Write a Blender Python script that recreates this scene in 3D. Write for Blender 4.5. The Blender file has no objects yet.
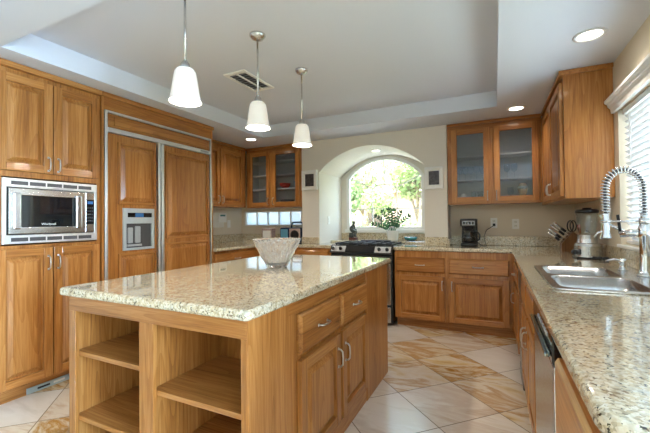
import bpy, bmesh, math, random
from mathutils import Matrix, Vector
random.seed(7)
scene = bpy.context.scene
COL = scene.collection

# ------------------------------------------------------------------ camera, sky, sun, exposure
cd = bpy.data.cameras.new('camera'); cam = bpy.data.objects.new('camera', cd); COL.objects.link(cam)
cd.sensor_width = 36.0; cd.lens = 353.45 * 36 / 650; cd.clip_start = 0.02; cd.clip_end = 200
cam.matrix_world = (Matrix.Translation((0, 0, 1.2218)) @ Matrix.Rotation(0.4482, 4, 'Z')
                    @ Matrix.Rotation(math.pi / 2 + 0.0125, 4, 'X') @ Matrix.Rotation(-0.010, 4, 'Z'))
scene.camera = cam

world = bpy.data.worlds.new('sky'); scene.world = world; world.use_nodes = True
wn = world.node_tree.nodes; wl = world.node_tree.links
bg = wn['Background']
sky = wn.new('ShaderNodeTexSky'); sky.sky_type = 'NISHITA'; sky.sun_disc = False
sky.sun_elevation = math.radians(50); sky.sun_rotation = math.radians(200); sky.air_density = 1.0; sky.dust_density = 3.0
hsv = wn.new('ShaderNodeHueSaturation'); hsv.inputs['Saturation'].default_value = 0.9
wl.new(sky.outputs[0], hsv.inputs['Color']); wl.new(hsv.outputs[0], bg.inputs['Color'])
bg.inputs['Strength'].default_value = 1.5

sd = bpy.data.lights.new('sun', 'SUN'); sd.energy = 4.5; sd.angle = math.radians(1.0); sd.color = (1.0, 0.95, 0.87)
sun = bpy.data.objects.new('sun', sd); COL.objects.link(sun)
sun.rotation_euler = Vector((-0.25, 0.55, -1.0)).to_track_quat('-Z', 'Y').to_euler(); sun.location = (0, -5, 9)

def area(name, loc, direction, sx, sy, power, color=(1, 1, 1)):
    d = bpy.data.lights.new(name, 'AREA'); d.shape = 'RECTANGLE'; d.size = sx; d.size_y = sy; d.energy = power; d.color = color
    o = bpy.data.objects.new(name, d); COL.objects.link(o); o.location = loc
    o.rotation_euler = Vector(direction).to_track_quat('-Z', 'Y').to_euler()
    return o
area('added_side_fill', (3.15, 0.0, 1.30), (-1, 0.12, -0.10), 1.0, 1.7, 300, (0.48, 0.72, 1.0))  # area lamp added out of view for side light on island and left cabinets
area('sink_window_daylight', (1.05, 2.25, 1.5), (-1, 0, -0.1), 1.5, 0.9, 16, (0.66, 0.81, 1.0))
area('added_alcove_fill', (-0.7, 6.4, 3.3), (-0.75, -1.6, -1.75), 2.2, 1.2, 46, (0.36, 0.66, 1.0))  # unseen area lamp added above the arched window to brighten the alcove

vs = scene.view_settings
scene.display_settings.display_device = 'sRGB'
vs.view_transform = 'Standard'; vs.look = 'None'; vs.exposure = 0.95; vs.gamma = 1.0; vs.use_curve_mapping = False
scene.cycles.max_bounces = 10; scene.cycles.diffuse_bounces = 5; scene.cycles.glossy_bounces = 5
scene.cycles.transmission_bounces = 8; scene.cycles.transparent_max_bounces = 16
scene.cycles.sample_clamp_indirect = 8.0
scene.cycles.caustics_reflective = False; scene.cycles.caustics_refractive = False

# ------------------------------------------------------------------ materials
def newmat(name):
    m = bpy.data.materials.new(name); m.use_nodes = True
    return m, m.node_tree.nodes, m.node_tree.links, m.node_tree.nodes['Principled BSDF']

def plain(name, col, rough=0.5, metal=0.0, coat=0.0, spec=0.5, noise=0.03, nscale=40):
    m, n, l, b = newmat(name)
    b.inputs['Roughness'].default_value = rough; b.inputs['Metallic'].default_value = metal
    b.inputs['Coat Weight'].default_value = coat; b.inputs['Specular IOR Level'].default_value = spec
    tc = n.new('ShaderNodeTexCoord'); t = n.new('ShaderNodeTexNoise'); t.inputs['Scale'].default_value = nscale
    t.inputs['Detail'].default_value = 3
    r = n.new('ShaderNodeValToRGB'); l.new(tc.outputs['Object'], t.inputs['Vector']); l.new(t.outputs['Fac'], r.inputs['Fac'])
    k = 1 - noise
    r.color_ramp.elements[0].color = (col[0] * k, col[1] * k, col[2] * k, 1); r.color_ramp.elements[1].color = (min(1, col[0] * (1 + noise)), min(1, col[1] * (1 + noise)), min(1, col[2] * (1 + noise)), 1)
    r.color_ramp.elements[0].position = .3; r.color_ramp.elements[1].position = .7
    l.new(r.outputs[0], b.inputs['Base Color'])
    return m

def wood(name, axis, c_dark, c_mid, c_light, rough=0.42):
    m, n, l, b = newmat(name)
    tc = n.new('ShaderNodeTexCoord'); oi = n.new('ShaderNodeObjectInfo')
    off = n.new('ShaderNodeVectorMath'); off.operation = 'SCALE'; off.inputs[0].default_value = (7.3, 5.1, 9.7)
    l.new(oi.outputs['Random'], off.inputs['Scale'])
    add = n.new('ShaderNodeVectorMath'); add.operation = 'ADD'
    l.new(tc.outputs['Object'], add.inputs[0]); l.new(off.outputs[0], add.inputs[1])
    def nz(across, along, det=2, rough_=.5):
        mm = n.new('ShaderNodeMapping'); s = [across] * 3; s['xyz'.index(axis)] = along
        mm.inputs['Scale'].default_value = s; l.new(add.outputs[0], mm.inputs['Vector'])
        t = n.new('ShaderNodeTexNoise'); t.inputs['Scale'].default_value = 1; t.inputs['Detail'].default_value = det; t.inputs['Roughness'].default_value = rough_
        l.new(mm.outputs[0], t.inputs['Vector']); return t.outputs['Fac']
    def math_(op, a, b_, c=None):
        k = n.new('ShaderNodeMath'); k.operation = op
        for i_, v in enumerate((a, b_, c)):
            if v is None: continue
            if isinstance(v, (int, float)): k.inputs[i_].default_value = v
            else: l.new(v, k.inputs[i_])
        return k.outputs[0]
    rings = math_('FRACT', math_('MULTIPLY', nz(5.5, .38, 1), 20), 0)          # cathedral growth rings, dark at one edge
    rings = math_('POWER', rings, 2.2)
    pores = nz(230, 6, 3, .6); board = nz(9, .25, 1); streak = nz(55, 1.6, 2)
    v = math_('MULTIPLY_ADD', rings, -.12, math_('MULTIPLY_ADD', pores, .60, math_('MULTIPLY_ADD', board, .55, math_('MULTIPLY', streak, .40))))
    r = n.new('ShaderNodeValToRGB'); l.new(v, r.inputs['Fac'])
    e = r.color_ramp.elements; e[0].position = .42; e[0].color = (*c_dark, 1); e[1].position = .96; e[1].color = (*c_light, 1)
    k = e.new(.70); k.color = (*c_mid, 1)
    l.new(r.outputs[0], b.inputs['Base Color'])
    b.inputs['Roughness'].default_value = rough; b.inputs['Specular IOR Level'].default_value = .25; b.inputs['Coat Weight'].default_value = .55; b.inputs['Coat Roughness'].default_value = .12
    bp = n.new('ShaderNodeBump'); bp.inputs['Strength'].default_value = .06; bp.inputs['Distance'].default_value = .002
    l.new(pores, bp.inputs['Height']); l.new(bp.outputs[0], b.inputs['Normal'])
    return m
OD, OM, OL = (.16, .050, .008), (.36, .140, .030), (.52, .240, .070)
WV = wood('oak_upright_grain', 'z', OD, OM, OL)
WX = wood('oak_grain_along_back', 'x', OD, OM, OL)
WY = wood('oak_grain_along_side', 'y', OD, OM, OL)
WI = plain('cabinet_lining', (.60, .59, .57), .5)
WB = wood('knife_block_wood', 'z', (.10, .045, .018), (.2, .09, .035), (.27, .13, .05))

def granite():
    m, n, l, b = newmat('polished_granite')
    tc = n.new('ShaderNodeTexCoord')
    def nz(sc, det=3, rough=.5, dist=0):
        t = n.new('ShaderNodeTexNoise'); t.inputs['Scale'].default_value = sc; t.inputs['Detail'].default_value = det
        t.inputs['Roughness'].default_value = rough; t.inputs['Distortion'].default_value = dist
        l.new(tc.outputs['Object'], t.inputs['Vector']); return t
    def ramp(src, stops):
        r = n.new('ShaderNodeValToRGB'); l.new(src, r.inputs['Fac']); e = r.color_ramp.elements
        e[0].position, e[0].color = stops[0][0], (*stops[0][1], 1); e[1].position, e[1].color = stops[-1][0], (*stops[-1][1], 1)
        for p, c in stops[1:-1]:
            k = e.new(p); k.color = (*c, 1)
        return r
    def mix(f, a, bb):
        x = n.new('ShaderNodeMix'); x.data_type = 'RGBA'; l.new(f, x.inputs['Factor']); l.new(a, x.inputs['A']); l.new(bb, x.inputs['B']); return x.outputs['Result']
    base = ramp(nz(24, 5, .6).outputs['Fac'], [(.30, (.32, .22, .11)), (.43, (.54, .42, .25)), (.54, (.70, .60, .41)), (.68, (.50, .48, .38))])
    v = n.new('ShaderNodeTexVoronoi'); v.inputs['Scale'].default_value = 150; l.new(tc.outputs['Object'], v.inputs['Vector'])
    cell = ramp(v.outputs['Color'], [(.12, (.10, .085, .06)), (.3, (.44, .35, .21)), (.5, (.66, .57, .41)), (.72, (.80, .75, .62)), (.92, (.36, .34, .27))])
    mx = n.new('ShaderNodeMix'); mx.data_type = 'RGBA'; mx.inputs['Factor'].default_value = .5
    l.new(base.outputs[0], mx.inputs['A']); l.new(cell.outputs[0], mx.inputs['B'])
    f1 = ramp(nz(70, 4, .62, .4).outputs['Fac'], [(.585, (0, 0, 0)), (.645, (1, 1, 1))])
    c1 = mix(f1.outputs[0], mx.outputs['Result'], ramp(nz(20).outputs['Fac'], [(.4, (.055, .045, .035)), (.65, (.22, .15, .09))]).outputs[0])
    f2 = ramp(nz(120, 2, .5).outputs['Fac'], [(.65, (0, 0, 0)), (.69, (1, 1, 1))])
    dk = n.new('ShaderNodeRGB'); dk.outputs[0].default_value = (.03, .026, .022, 1)
    c2 = mix(f2.outputs[0], c1, dk.outputs[0])
    l.new(c2, b.inputs['Base Color'])
    b.inputs['Roughness'].default_value = .08; b.inputs['Coat Weight'].default_value = .7; b.inputs['Coat Roughness'].default_value = .02; b.inputs['Coat IOR'].default_value = 1.5
    return m
GR = granite()

def tiles():
    m, n, l, b = newmat('travertine_tiles_set_diagonally')
    tc = n.new('ShaderNodeTexCoord'); S = .455
    mp = n.new('ShaderNodeMapping'); mp.vector_type = 'POINT'
    mp.inputs['Rotation'].default_value = (0, 0, -math.pi / 4); mp.inputs['Scale'].default_value = (1 / S, 1 / S, 1)
    mp.inputs['Location'].default_value = (-.886, -.864, 0)
    # rotate first, then scale
    l.new(tc.outputs['Object'], mp.inputs['Vector'])
    fl = n.new('ShaderNodeVectorMath'); fl.operation = 'FLOOR'; l.new(mp.outputs[0], fl.inputs[0])
    fr = n.new('ShaderNodeVectorMath'); fr.operation = 'FRACTION'; l.new(mp.outputs[0], fr.inputs[0])
    wnz = n.new('ShaderNodeTexWhiteNoise'); wnz.noise_dimensions = '3D'; fo = n.new('ShaderNodeVectorMath'); fo.inputs[1].default_value = (6, 60, 3); l.new(fl.outputs[0], fo.inputs[0]); l.new(fo.outputs[0], wnz.inputs['Vector'])
    sc = n.new('ShaderNodeVectorMath'); sc.operation = 'SCALE'; sc.inputs['Scale'].default_value = 13; l.new(wnz.outputs['Color'], sc.inputs[0])
    ad = n.new('ShaderNodeVectorMath'); ad.operation = 'ADD'; l.new(tc.outputs['Object'], ad.inputs[0]); l.new(sc.outputs[0], ad.inputs[1])
    st = n.new('ShaderNodeMapping'); st.inputs['Rotation'].default_value = (0, 0, .35); st.inputs['Scale'].default_value = (.75, 2.4, 1); l.new(ad.outputs[0], st.inputs['Vector'])
    def nz(scale, det, rough, dist):
        t = n.new('ShaderNodeTexNoise'); t.inputs['Scale'].default_value = scale; t.inputs['Detail'].default_value = det
        t.inputs['Roughness'].default_value = rough; t.inputs['Distortion'].default_value = dist; l.new(st.outputs[0], t.inputs['Vector']); return t
    def ramp(src, stops):
        r = n.new('ShaderNodeValToRGB'); l.new(src, r.inputs['Fac']); e = r.color_ramp.elements
        e[0].position, e[0].color = stops[0][0], (*stops[0][1], 1); e[1].position, e[1].color = stops[-1][0], (*stops[-1][1], 1)
        for p, c in stops[1:-1]:
            k = e.new(p); k.color = (*c, 1)
        return r
    t1 = nz(1.5, 7, .62, .5)
    pale = ramp(t1.outputs['Fac'], [(.3, (.62, .53, .43)), (.45, (.76, .69, .60)), (.58, (.82, .76, .69)), (.7, (.70, .64, .56))])
    gold = ramp(t1.outputs['Fac'], [(.28, (.26, .11, .02)), (.38, (.52, .25, .05)), (.44, (.76, .62, .42)), (.50, (.50, .25, .055)), (.56, (.76, .66, .50)), (.64, (.70, .50, .24)), (.72, (.46, .25, .06))])
    sep = n.new('ShaderNodeSeparateColor'); l.new(wnz.outputs['Color'], sep.inputs[0])
    rm = n.new('ShaderNodeMapRange'); rm.inputs['From Min'].default_value = .20; rm.inputs['From Max'].default_value = .80; l.new(sep.outputs[0], rm.inputs['Value'])
    mx = n.new('ShaderNodeMix'); mx.data_type = 'RGBA'; l.new(rm.outputs[0], mx.inputs['Factor']); l.new(pale.outputs[0], mx.inputs['A']); l.new(gold.outputs[0], mx.inputs['B'])
    # grout
    sx = n.new('ShaderNodeSeparateXYZ'); l.new(fr.outputs[0], sx.inputs[0])
    def edge(o):
        s = n.new('ShaderNodeMath'); s.operation = 'SUBTRACT'; s.inputs[1].default_value = .5; l.new(o, s.inputs[0])
        a = n.new('ShaderNodeMath'); a.operation = 'ABSOLUTE'; l.new(s.outputs[0], a.inputs[0]); return a.outputs[0]
    mxx = n.new('ShaderNodeMath'); mxx.operation = 'MAXIMUM'; l.new(edge(sx.outputs[0]), mxx.inputs[0]); l.new(edge(sx.outputs[1]), mxx.inputs[1])
    gt = n.new('ShaderNodeMath'); gt.operation = 'GREATER_THAN'; gt.inputs[1].default_value = .4935; l.new(mxx.outputs[0], gt.inputs[0])
    m2 = n.new('ShaderNodeMix'); m2.data_type = 'RGBA'; l.new(gt.outputs[0], m2.inputs['Factor']); l.new(mx.outputs['Result'], m2.inputs['A']); m2.inputs['B'].default_value = (.20, .14, .08, 1)
    l.new(m2.outputs['Result'], b.inputs['Base Color'])
    rr = n.new('ShaderNodeMapRange'); rr.inputs['To Min'].default_value = .20; rr.inputs['To Max'].default_value = .6; l.new(gt.outputs[0], rr.inputs['Value']); l.new(rr.outputs[0], b.inputs['Roughness'])
    b.inputs['Specular IOR Level'].default_value = .5
    return m
TILE = tiles()

def paint(name, col, rough=.75):
    m, n, l, b = newmat(name)
    tc = n.new('ShaderNodeTexCoord'); t = n.new('ShaderNodeTexNoise'); t.inputs['Scale'].default_value = 130; t.inputs['Detail'].default_value = 3
    l.new(tc.outputs['Object'], t.inputs['Vector'])
    bp = n.new('ShaderNodeBump'); bp.inputs['Strength'].default_value = .12; bp.inputs['Distance'].default_value = .003
    l.new(t.outputs['Fac'], bp.inputs['Height']); l.new(bp.outputs[0], b.inputs['Normal'])
    b.inputs['Base Color'].default_value = (*col, 1); b.inputs['Roughness'].default_value = rough; b.inputs['Specular IOR Level'].default_value = .25
    return m
P_CEIL = paint('ceiling_paint', (.66, .69, .76)); P_WALL = paint('wall_paint', (.66, .58, .455)); P_NICHE = paint('pale_wall_paint', (.74, .70, .62))
P_WHITE = plain('white_gloss_paint', (.80, .80, .78), .35, noise=.01)
STEEL = plain('brushed_steel', (.60, .60, .60), .24, 1.0, noise=.06, nscale=90)
STEEL_S = plain('satin_steel_trim', (.80, .81, .82), .42, 1.0, noise=.03)
NICKEL = plain('satin_nickel', (.55, .52, .48), .28, 1.0)
CHROME = plain('chrome', (.80, .82, .84), .06, 1.0, noise=.0)
BLACK = plain('black_plastic', (.012, .012, .013), .28)
BLACKG = plain('black_glass', (.008, .010, .012), .04, coat=.5)
IRON = plain('cast_iron', (.015, .016, .018), .45)
DARKGREY = plain('dark_grey_plastic', (.06, .06, .065), .4)
GREYP = plain('grey_plastic', (.36, .38, .40), .4)
WHITEP = plain('white_plastic', (.78, .77, .73), .35, noise=.01)
ALMOND = plain('almond_plastic', (.70, .68, .60), .4, noise=.01)
CERAMIC = plain('white_ceramic', (.80, .79, .77), .15, coat=.4, noise=.01)
def slat():
    m, n, l, b = newmat('white_blind_slats')
    b.inputs['Base Color'].default_value = (.84, .85, .85, 1); b.inputs['Roughness'].default_value = .4
    t = n.new('ShaderNodeBsdfTranslucent'); t.inputs[0].default_value = (.82, .85, .86, 1)
    x = n.new('ShaderNodeMixShader'); x.inputs[0].default_value = .15; l.new(b.outputs[0], x.inputs[1]); l.new(t.outputs[0], x.inputs[2])
    l.new(x.outputs[0], n['Material Output'].inputs['Surface']); return m
SLAT = slat()
RED = plain('red_glaze', (.40, .02, .015), .2, coat=.3)
BLUEBLK = plain('dark_blue_plastic', (.015, .035, .075), .25, coat=.3)
BRONZE = plain('aged_bronze', (.075, .085, .075), .42, .5, noise=.35, nscale=25)
TEAL = plain('teal_glaze', (.04, .22, .24), .2, coat=.4, noise=.4, nscale=30)
GOLD = plain('gilded_ceramic', (.42, .22, .05), .25, .6, noise=.3, nscale=20)
NAVY = plain('dark_glazed_ceramic', (.03, .04, .06), .2, coat=.3)
PINKISH = plain('pinkish_card', (.45, .32, .28), .6, noise=.2, nscale=30)
LEAFG = plain('glossy_green_leaf', (.018, .12, .045), .28, noise=.4, nscale=20)
STEMG = plain('green_stem', (.03, .13, .04), .5)
BARK = plain('bark', (.26, .21, .16), .85, noise=.3, nscale=14)
STUCCO = plain('pinkish_stucco', (.62, .46, .40), .9, noise=.08, nscale=10)
ROOFT = plain('clay_roof_tile', (.50, .27, .19), .8, noise=.2, nscale=15)
GRASS = plain('dry_lawn', (.24, .26, .11), .95, noise=.3, nscale=8)
BLUESCR = plain('blue_lcd', (.05, .16, .38), .15)
PHOTO = plain('dark_print', (.045, .04, .045), .3, noise=.9, nscale=30)

def leafmat(name, c1, c2):
    m, n, l, b = newmat(name)
    tc = n.new('ShaderNodeTexCoord'); t = n.new('ShaderNodeTexNoise'); t.inputs['Scale'].default_value = 3.5; l.new(tc.outputs['Object'], t.inputs['Vector'])
    r = n.new('ShaderNodeValToRGB'); l.new(t.outputs['Fac'], r.inputs['Fac'])
    r.color_ramp.elements[0].position = .35; r.color_ramp.elements[0].color = (*c1, 1); r.color_ramp.elements[1].position = .65; r.color_ramp.elements[1].color = (*c2, 1)
    l.new(r.outputs[0], b.inputs['Base Color']); b.inputs['Roughness'].default_value = .5
    tr = n.new('ShaderNodeBsdfTranslucent'); l.new(r.outputs[0], tr.inputs['Color'])
    mx = n.new('ShaderNodeMixShader'); mx.inputs[0].default_value = .4
    l.new(b.outputs[0], mx.inputs[1]); l.new(tr.outputs[0], mx.inputs[2]); l.new(mx.outputs[0], n['Material Output'].inputs['Surface'])
    return m
TREE1 = leafmat('tree_leaves_light', (.27, .38, .17), (.46, .54, .30)); TREE2 = leafmat('tree_leaves_mid', (.18, .30, .12), (.34, .44, .22))

def pane_mat(name, tint=(1, 1, 1), gloss=1.0, rough=0.0):
    m, n, l, b = newmat(name)
    n.remove(b)
    tr = n.new('ShaderNodeBsdfTransparent'); tr.inputs[0].default_value = (*tint, 1)
    gl = n.new('ShaderNodeBsdfGlossy'); gl.inputs['Roughness'].default_value = rough
    fr = n.new('ShaderNodeLayerWeight'); fr.inputs['Blend'].default_value = .5
    pw = n.new('ShaderNodeMath'); pw.operation = 'POWER'; pw.inputs[1].default_value = 3.0; l.new(fr.outputs['Facing'], pw.inputs[0])
    mu = n.new('ShaderNodeMath'); mu.operation = 'MULTIPLY_ADD'; mu.inputs[1].default_value = .45 * gloss; mu.inputs[2].default_value = .045 * gloss; l.new(pw.outputs[0], mu.inputs[0])
    mx = n.new('ShaderNodeMixShader'); l.new(mu.outputs[0], mx.inputs[0]); l.new(tr.outputs[0], mx.inputs[1]); l.new(gl.outputs[0], mx.inputs[2])
    l.new(mx.outputs[0], n['Material Output'].inputs['Surface'])
    return m
PANE = pane_mat('window_pane', (.97, .99, .98)); CABGLASS = pane_mat('cabinet_door_glass', (.86, .88, .90), .8)
THINGLASS = pane_mat('thin_drinking_glass', (.92, .95, .96), 1.3, .02)
def frosted():
    m, n, l, b = newmat('textured_window_glass')
    n.remove(b)
    t = n.new('ShaderNodeBsdfTranslucent'); t.inputs[0].default_value = (.46, .53, .60, 1)
    tr = n.new('ShaderNodeBsdfTransparent'); gl = n.new('ShaderNodeBsdfGlossy'); gl.inputs['Roughness'].default_value = .2
    a = n.new('ShaderNodeMixShader'); a.inputs[0].default_value = .18; l.new(t.outputs[0], a.inputs[1]); l.new(tr.outputs[0], a.inputs[2])
    c = n.new('ShaderNodeMixShader'); c.inputs[0].default_value = .06; l.new(a.outputs[0], c.inputs[1]); l.new(gl.outputs[0], c.inputs[2])
    l.new(c.outputs[0], n['Material Output'].inputs['Surface'])
    return m
FROST = frosted()
def crystal():
    m, n, l, b = newmat('cut_crystal')
    b.inputs['Base Color'].default_value = (.98, .99, 1, 1); b.inputs['Transmission Weight'].default_value = 1
    b.inputs['Roughness'].default_value = .04; b.inputs['IOR'].default_value = 1.5
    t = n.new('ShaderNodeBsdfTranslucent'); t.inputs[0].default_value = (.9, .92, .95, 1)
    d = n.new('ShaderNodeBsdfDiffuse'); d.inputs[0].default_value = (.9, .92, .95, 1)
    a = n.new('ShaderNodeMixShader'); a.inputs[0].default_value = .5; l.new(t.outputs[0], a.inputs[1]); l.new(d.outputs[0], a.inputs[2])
    c = n.new('ShaderNodeMixShader'); c.inputs[0].default_value = .16; l.new(b.outputs[0], c.inputs[1]); l.new(a.outputs[0], c.inputs[2])  # white share mixed into the glass stands for bright window reflections
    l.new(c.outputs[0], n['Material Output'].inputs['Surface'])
    return m
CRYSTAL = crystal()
def emissive(name, col, strength, base=(.8, .8, .8)):
    m, n, l, b = newmat(name)
    b.inputs['Base Color'].default_value = (*base, 1); b.inputs['Emission Color'].default_value = (*col, 1); b.inputs['Emission Strength'].default_value = strength
    b.inputs['Roughness'].default_value = .3
    return m
SHADE = emissive('frosted_lamp_glass', (1, .84, .66), .12, (.85, .83, .8)); LAMP = emissive('lamp_lens', (1, .93, .82), 6.0)

# ------------------------------------------------------------------ geometry helpers
ORG = {}
class MB:
    def __init__(s): s.bm = bmesh.new(); s.T = Matrix()
    def _done(s, verts, mi, smooth=False):
        vs_ = set(verts)
        for v in vs_: v.co = s.T @ v.co
        fs = {f for v in vs_ for f in v.link_faces}
        for f in fs: f.material_index = mi; f.smooth = smooth
        if s.T.determinant() < 0: bmesh.ops.reverse_faces(s.bm, faces=list(fs))
        return s
    def box(s, x0, x1, y0, y1, z0, z1, mi=0, bev=0.0, seg=2):
        r = bmesh.ops.create_cube(s.bm, size=1)
        x0, x1 = sorted((x0, x1)); y0, y1 = sorted((y0, y1)); z0, z1 = sorted((z0, z1))
        for v in r['verts']:
            v.co = Vector(((x0 + x1) / 2 + v.co.x * (x1 - x0), (y0 + y1) / 2 + v.co.y * (y1 - y0), (z0 + z1) / 2 + v.co.z * (z1 - z0)))
        vv = r['verts']
        if bev > 0:
            bev = min(bev, .45 * min(x1 - x0, y1 - y0, z1 - z0))
            es = {e for v in vv for e in v.link_edges}
            q = bmesh.ops.bevel(s.bm, geom=list(es), offset=bev, segments=seg, affect='EDGES', profile=.5)
            vv = {v for f in q['faces'] for v in f.verts}
            todo = list(vv)
            while todo:
                v = todo.pop()
                for e in v.link_edges:
                    o = e.other_vert(v)
                    if o not in vv: vv.add(o); todo.append(o)
        return s._done(vv, mi)
    def frustum(s, u0, u1, v0, v1, w0, inset, w1, mi=0):
        a = [(u0, v0), (u1, v0), (u1, v1), (u0, v1)]; b = [(u0 + inset, v0 + inset), (u1 - inset, v0 + inset), (u1 - inset, v1 - inset), (u0 + inset, v1 - inset)]
        A = [s.bm.verts.new((p[0], p[1], w0)) for p in a]; B = [s.bm.verts.new((p[0], p[1], w1)) for p in b]
        for i in range(4): s.bm.faces.new((A[i], A[(i + 1) % 4], B[(i + 1) % 4], B[i]))
        s.bm.faces.new(B); s.bm.faces.new(A[::-1])
        return s._done(A + B, mi)
    def lathe(s, prof, c=(0, 0, 0), seg=28, mi=0, smooth=True, fn=None, close=False):
        rings = []; allv = []
        for k, (r, z) in enumerate(prof):
            if r < 1e-5:
                v = s.bm.verts.new((c[0], c[1], c[2] + z)); rings.append([v]); allv.append(v)
            else:
                ring = []
                for i in range(seg):
                    a = 2 * math.pi * i / seg; rr = r + (fn(k, a) if fn else 0)
                    ring.append(s.bm.verts.new((c[0] + rr * math.cos(a), c[1] + rr * math.sin(a), c[2] + z)))
                rings.append(ring); allv += ring
        n_ = len(rings)
        for k in range(n_ if close else n_ - 1):
            A, B = rings[k], rings[(k + 1) % n_]
            for i in range(seg):
                j = (i + 1) % seg
                if len(A) == 1 and len(B) == 1: break
                if len(A) == 1: s.bm.faces.new((A[0], B[j], B[i]))
                elif len(B) == 1: s.bm.faces.new((A[i], A[j], B[0]))
                else: s.bm.faces.new((A[i], A[j], B[j], B[i]))
        if not close:
            if len(rings[0]) > 2: s.bm.faces.new(rings[0][::-1])
            if len(rings[-1]) > 2: s.bm.faces.new(rings[-1])
        return s._done(allv, mi, smooth)
    def tube(s, pts, r, seg=8, mi=0, closed=False, radii=None):
        pts = [Vector(p) for p in pts]; n_ = len(pts)
        t0 = (pts[1] - pts[0]).normalized()
        up = Vector((0, 0, 1)) if abs(t0.z) < .9 else Vector((1, 0, 0))
        nrm = (up - t0 * up.dot(t0)).normalized(); rings = []; allv = []; pt = t0
        for i, p in enumerate(pts):
            if closed: t = (pts[(i + 1) % n_] - pts[i - 1]).normalized()
            elif i == 0: t = t0
            elif i == n_ - 1: t = (pts[-1] - pts[-2]).normalized()
            else: t = ((pts[i + 1] - p).normalized() + (p - pts[i - 1]).normalized()).normalized()
            q = pt.rotation_difference(t); nrm = (q @ nrm); nrm = (nrm - t * nrm.dot(t)).normalized(); pt = t
            bn = t.cross(nrm); rr = radii[i] if radii else r
            ring = [s.bm.verts.new(p + (nrm * math.cos(2 * math.pi * k / seg) + bn * math.sin(2 * math.pi * k / seg)) * rr) for k in range(seg)]
            rings.append(ring); allv += ring
        for i in range(n_ if closed else n_ - 1):
            A, B = rings[i], rings[(i + 1) % n_]
            for k in range(seg): s.bm.faces.new((A[k], A[(k + 1) % seg], B[(k + 1) % seg], B[k]))
        if not closed: s.bm.faces.new(rings[0][::-1]); s.bm.faces.new(rings[-1])
        return s._done(allv, mi, True)
    def sphere(s, c, r, mi=0, scale=(1, 1, 1), seg=16):
        q = bmesh.ops.create_uvsphere(s.bm, u_segments=seg, v_segments=max(8, seg // 2), radius=r)
        for v in q['verts']: v.co = Vector((c[0] + v.co.x * scale[0], c[1] + v.co.y * scale[1], c[2] + v.co.z * scale[2]))
        return s._done(q['verts'], mi, True)
    def prism(s, pts, lo, hi, mi=0):
        A = [s.bm.verts.new((p[0], p[1], lo)) for p in pts]; B = [s.bm.verts.new((p[0], p[1], hi)) for p in pts]; n_ = len(pts)
        for i in range(n_): s.bm.faces.new((A[i], A[(i + 1) % n_], B[(i + 1) % n_], B[i]))
        s.bm.faces.new(B); s.bm.faces.new(A[::-1])
        return s._done(A + B, mi)
    def face(s, pts, mi=0):
        v = [s.bm.verts.new(p) for p in pts]; s.bm.faces.new(v); return s._done(v, mi)
    def add_mesh(s, me, M, mi=0, smooth=False):
        t = bmesh.new(); t.from_mesh(me); vm = {}
        for v in t.verts: vm[v] = s.bm.verts.new(M @ v.co)
        for f in t.faces:
            try: s.bm.faces.new([vm[v] for v in f.verts])
            except ValueError: pass
        t.free(); return s._done(list(vm.values()), mi, smooth)
    def build(s, name, mats, parent=None, org=None, normals=True):
        if normals: bmesh.ops.recalc_face_normals(s.bm, faces=s.bm.faces)
        if parent is not None: o_ = ORG[parent]
        elif org is not None: o_ = Vector(org)
        else:
            cs = [v.co for v in s.bm.verts]
            o_ = Vector(((min(c.x for c in cs) + max(c.x for c in cs)) / 2, (min(c.y for c in cs) + max(c.y for c in cs)) / 2, min(c.z for c in cs)))
        for v in s.bm.verts: v.co -= o_
        me = bpy.data.meshes.new(name); s.bm.to_mesh(me); s.bm.free()
        for m in (mats if isinstance(mats, (list, tuple)) else [mats]): me.materials.append(m)
        o = bpy.data.objects.new(name, me); COL.objects.link(o)
        if parent is not None: o.parent = parent
        else: o.location = o_
        ORG[o] = o_
        return o

def tag(o, label, cat, group=None, kind=None):
    o['label'] = label; o['category'] = cat
    if group: o['group'] = group
    if kind: o['kind'] = kind
    return o
def thing(name, label, cat, loc, group=None):
    o = bpy.data.objects.new(name, None); o.empty_display_size = .05; COL.objects.link(o); o.location = loc; ORG[o] = Vector(loc)
    return tag(o, label, cat, group)
def struct(o): o['kind'] = 'structure'; return o
def dup(root, loc, label, group=None):
    r = root.copy(); COL.objects.link(r); r.location = loc; r['label'] = label; ORG[r] = Vector(loc)
    if group: r['group'] = group
    for ch in list(root.children):
        c = ch.copy(); COL.objects.link(c); c.parent = r; ORG[c] = Vector(loc)
        for g in list(ch.children):
            d = g.copy(); COL.objects.link(d); d.parent = c; ORG[d] = Vector(loc)
    return r

def poly_mesh(outer, holes, thick, bevel=0.0, seg=3):
    cu = bpy.data.curves.new('outline', 'CURVE'); cu.dimensions = '2D'; cu.fill_mode = 'BOTH'
    cu.extrude = thick / 2 - bevel; cu.bevel_depth = bevel; cu.bevel_resolution = seg; cu.offset = -bevel
    for pts in [outer] + list(holes):
        sp = cu.splines.new('POLY'); sp.points.add(len(pts) - 1); sp.use_cyclic_u = True
        for p, q in zip(sp.points, pts): p.co = (q[0], q[1], 0, 1)
    o = bpy.data.objects.new('outline', cu); COL.objects.link(o)
    dg = bpy.context.evaluated_depsgraph_get(); me = bpy.data.meshes.new_from_object(o.evaluated_get(dg))
    bpy.data.objects.remove(o); bpy.data.curves.remove(cu)
    return me
def slab_z(mb, outer, holes, z0, z1, bevel=0.0, mi=0):       # outline in x,y
    return mb.add_mesh(poly_mesh(outer, holes, z1 - z0, bevel), Matrix.Translation((0, 0, (z0 + z1) / 2)), mi)
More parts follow.
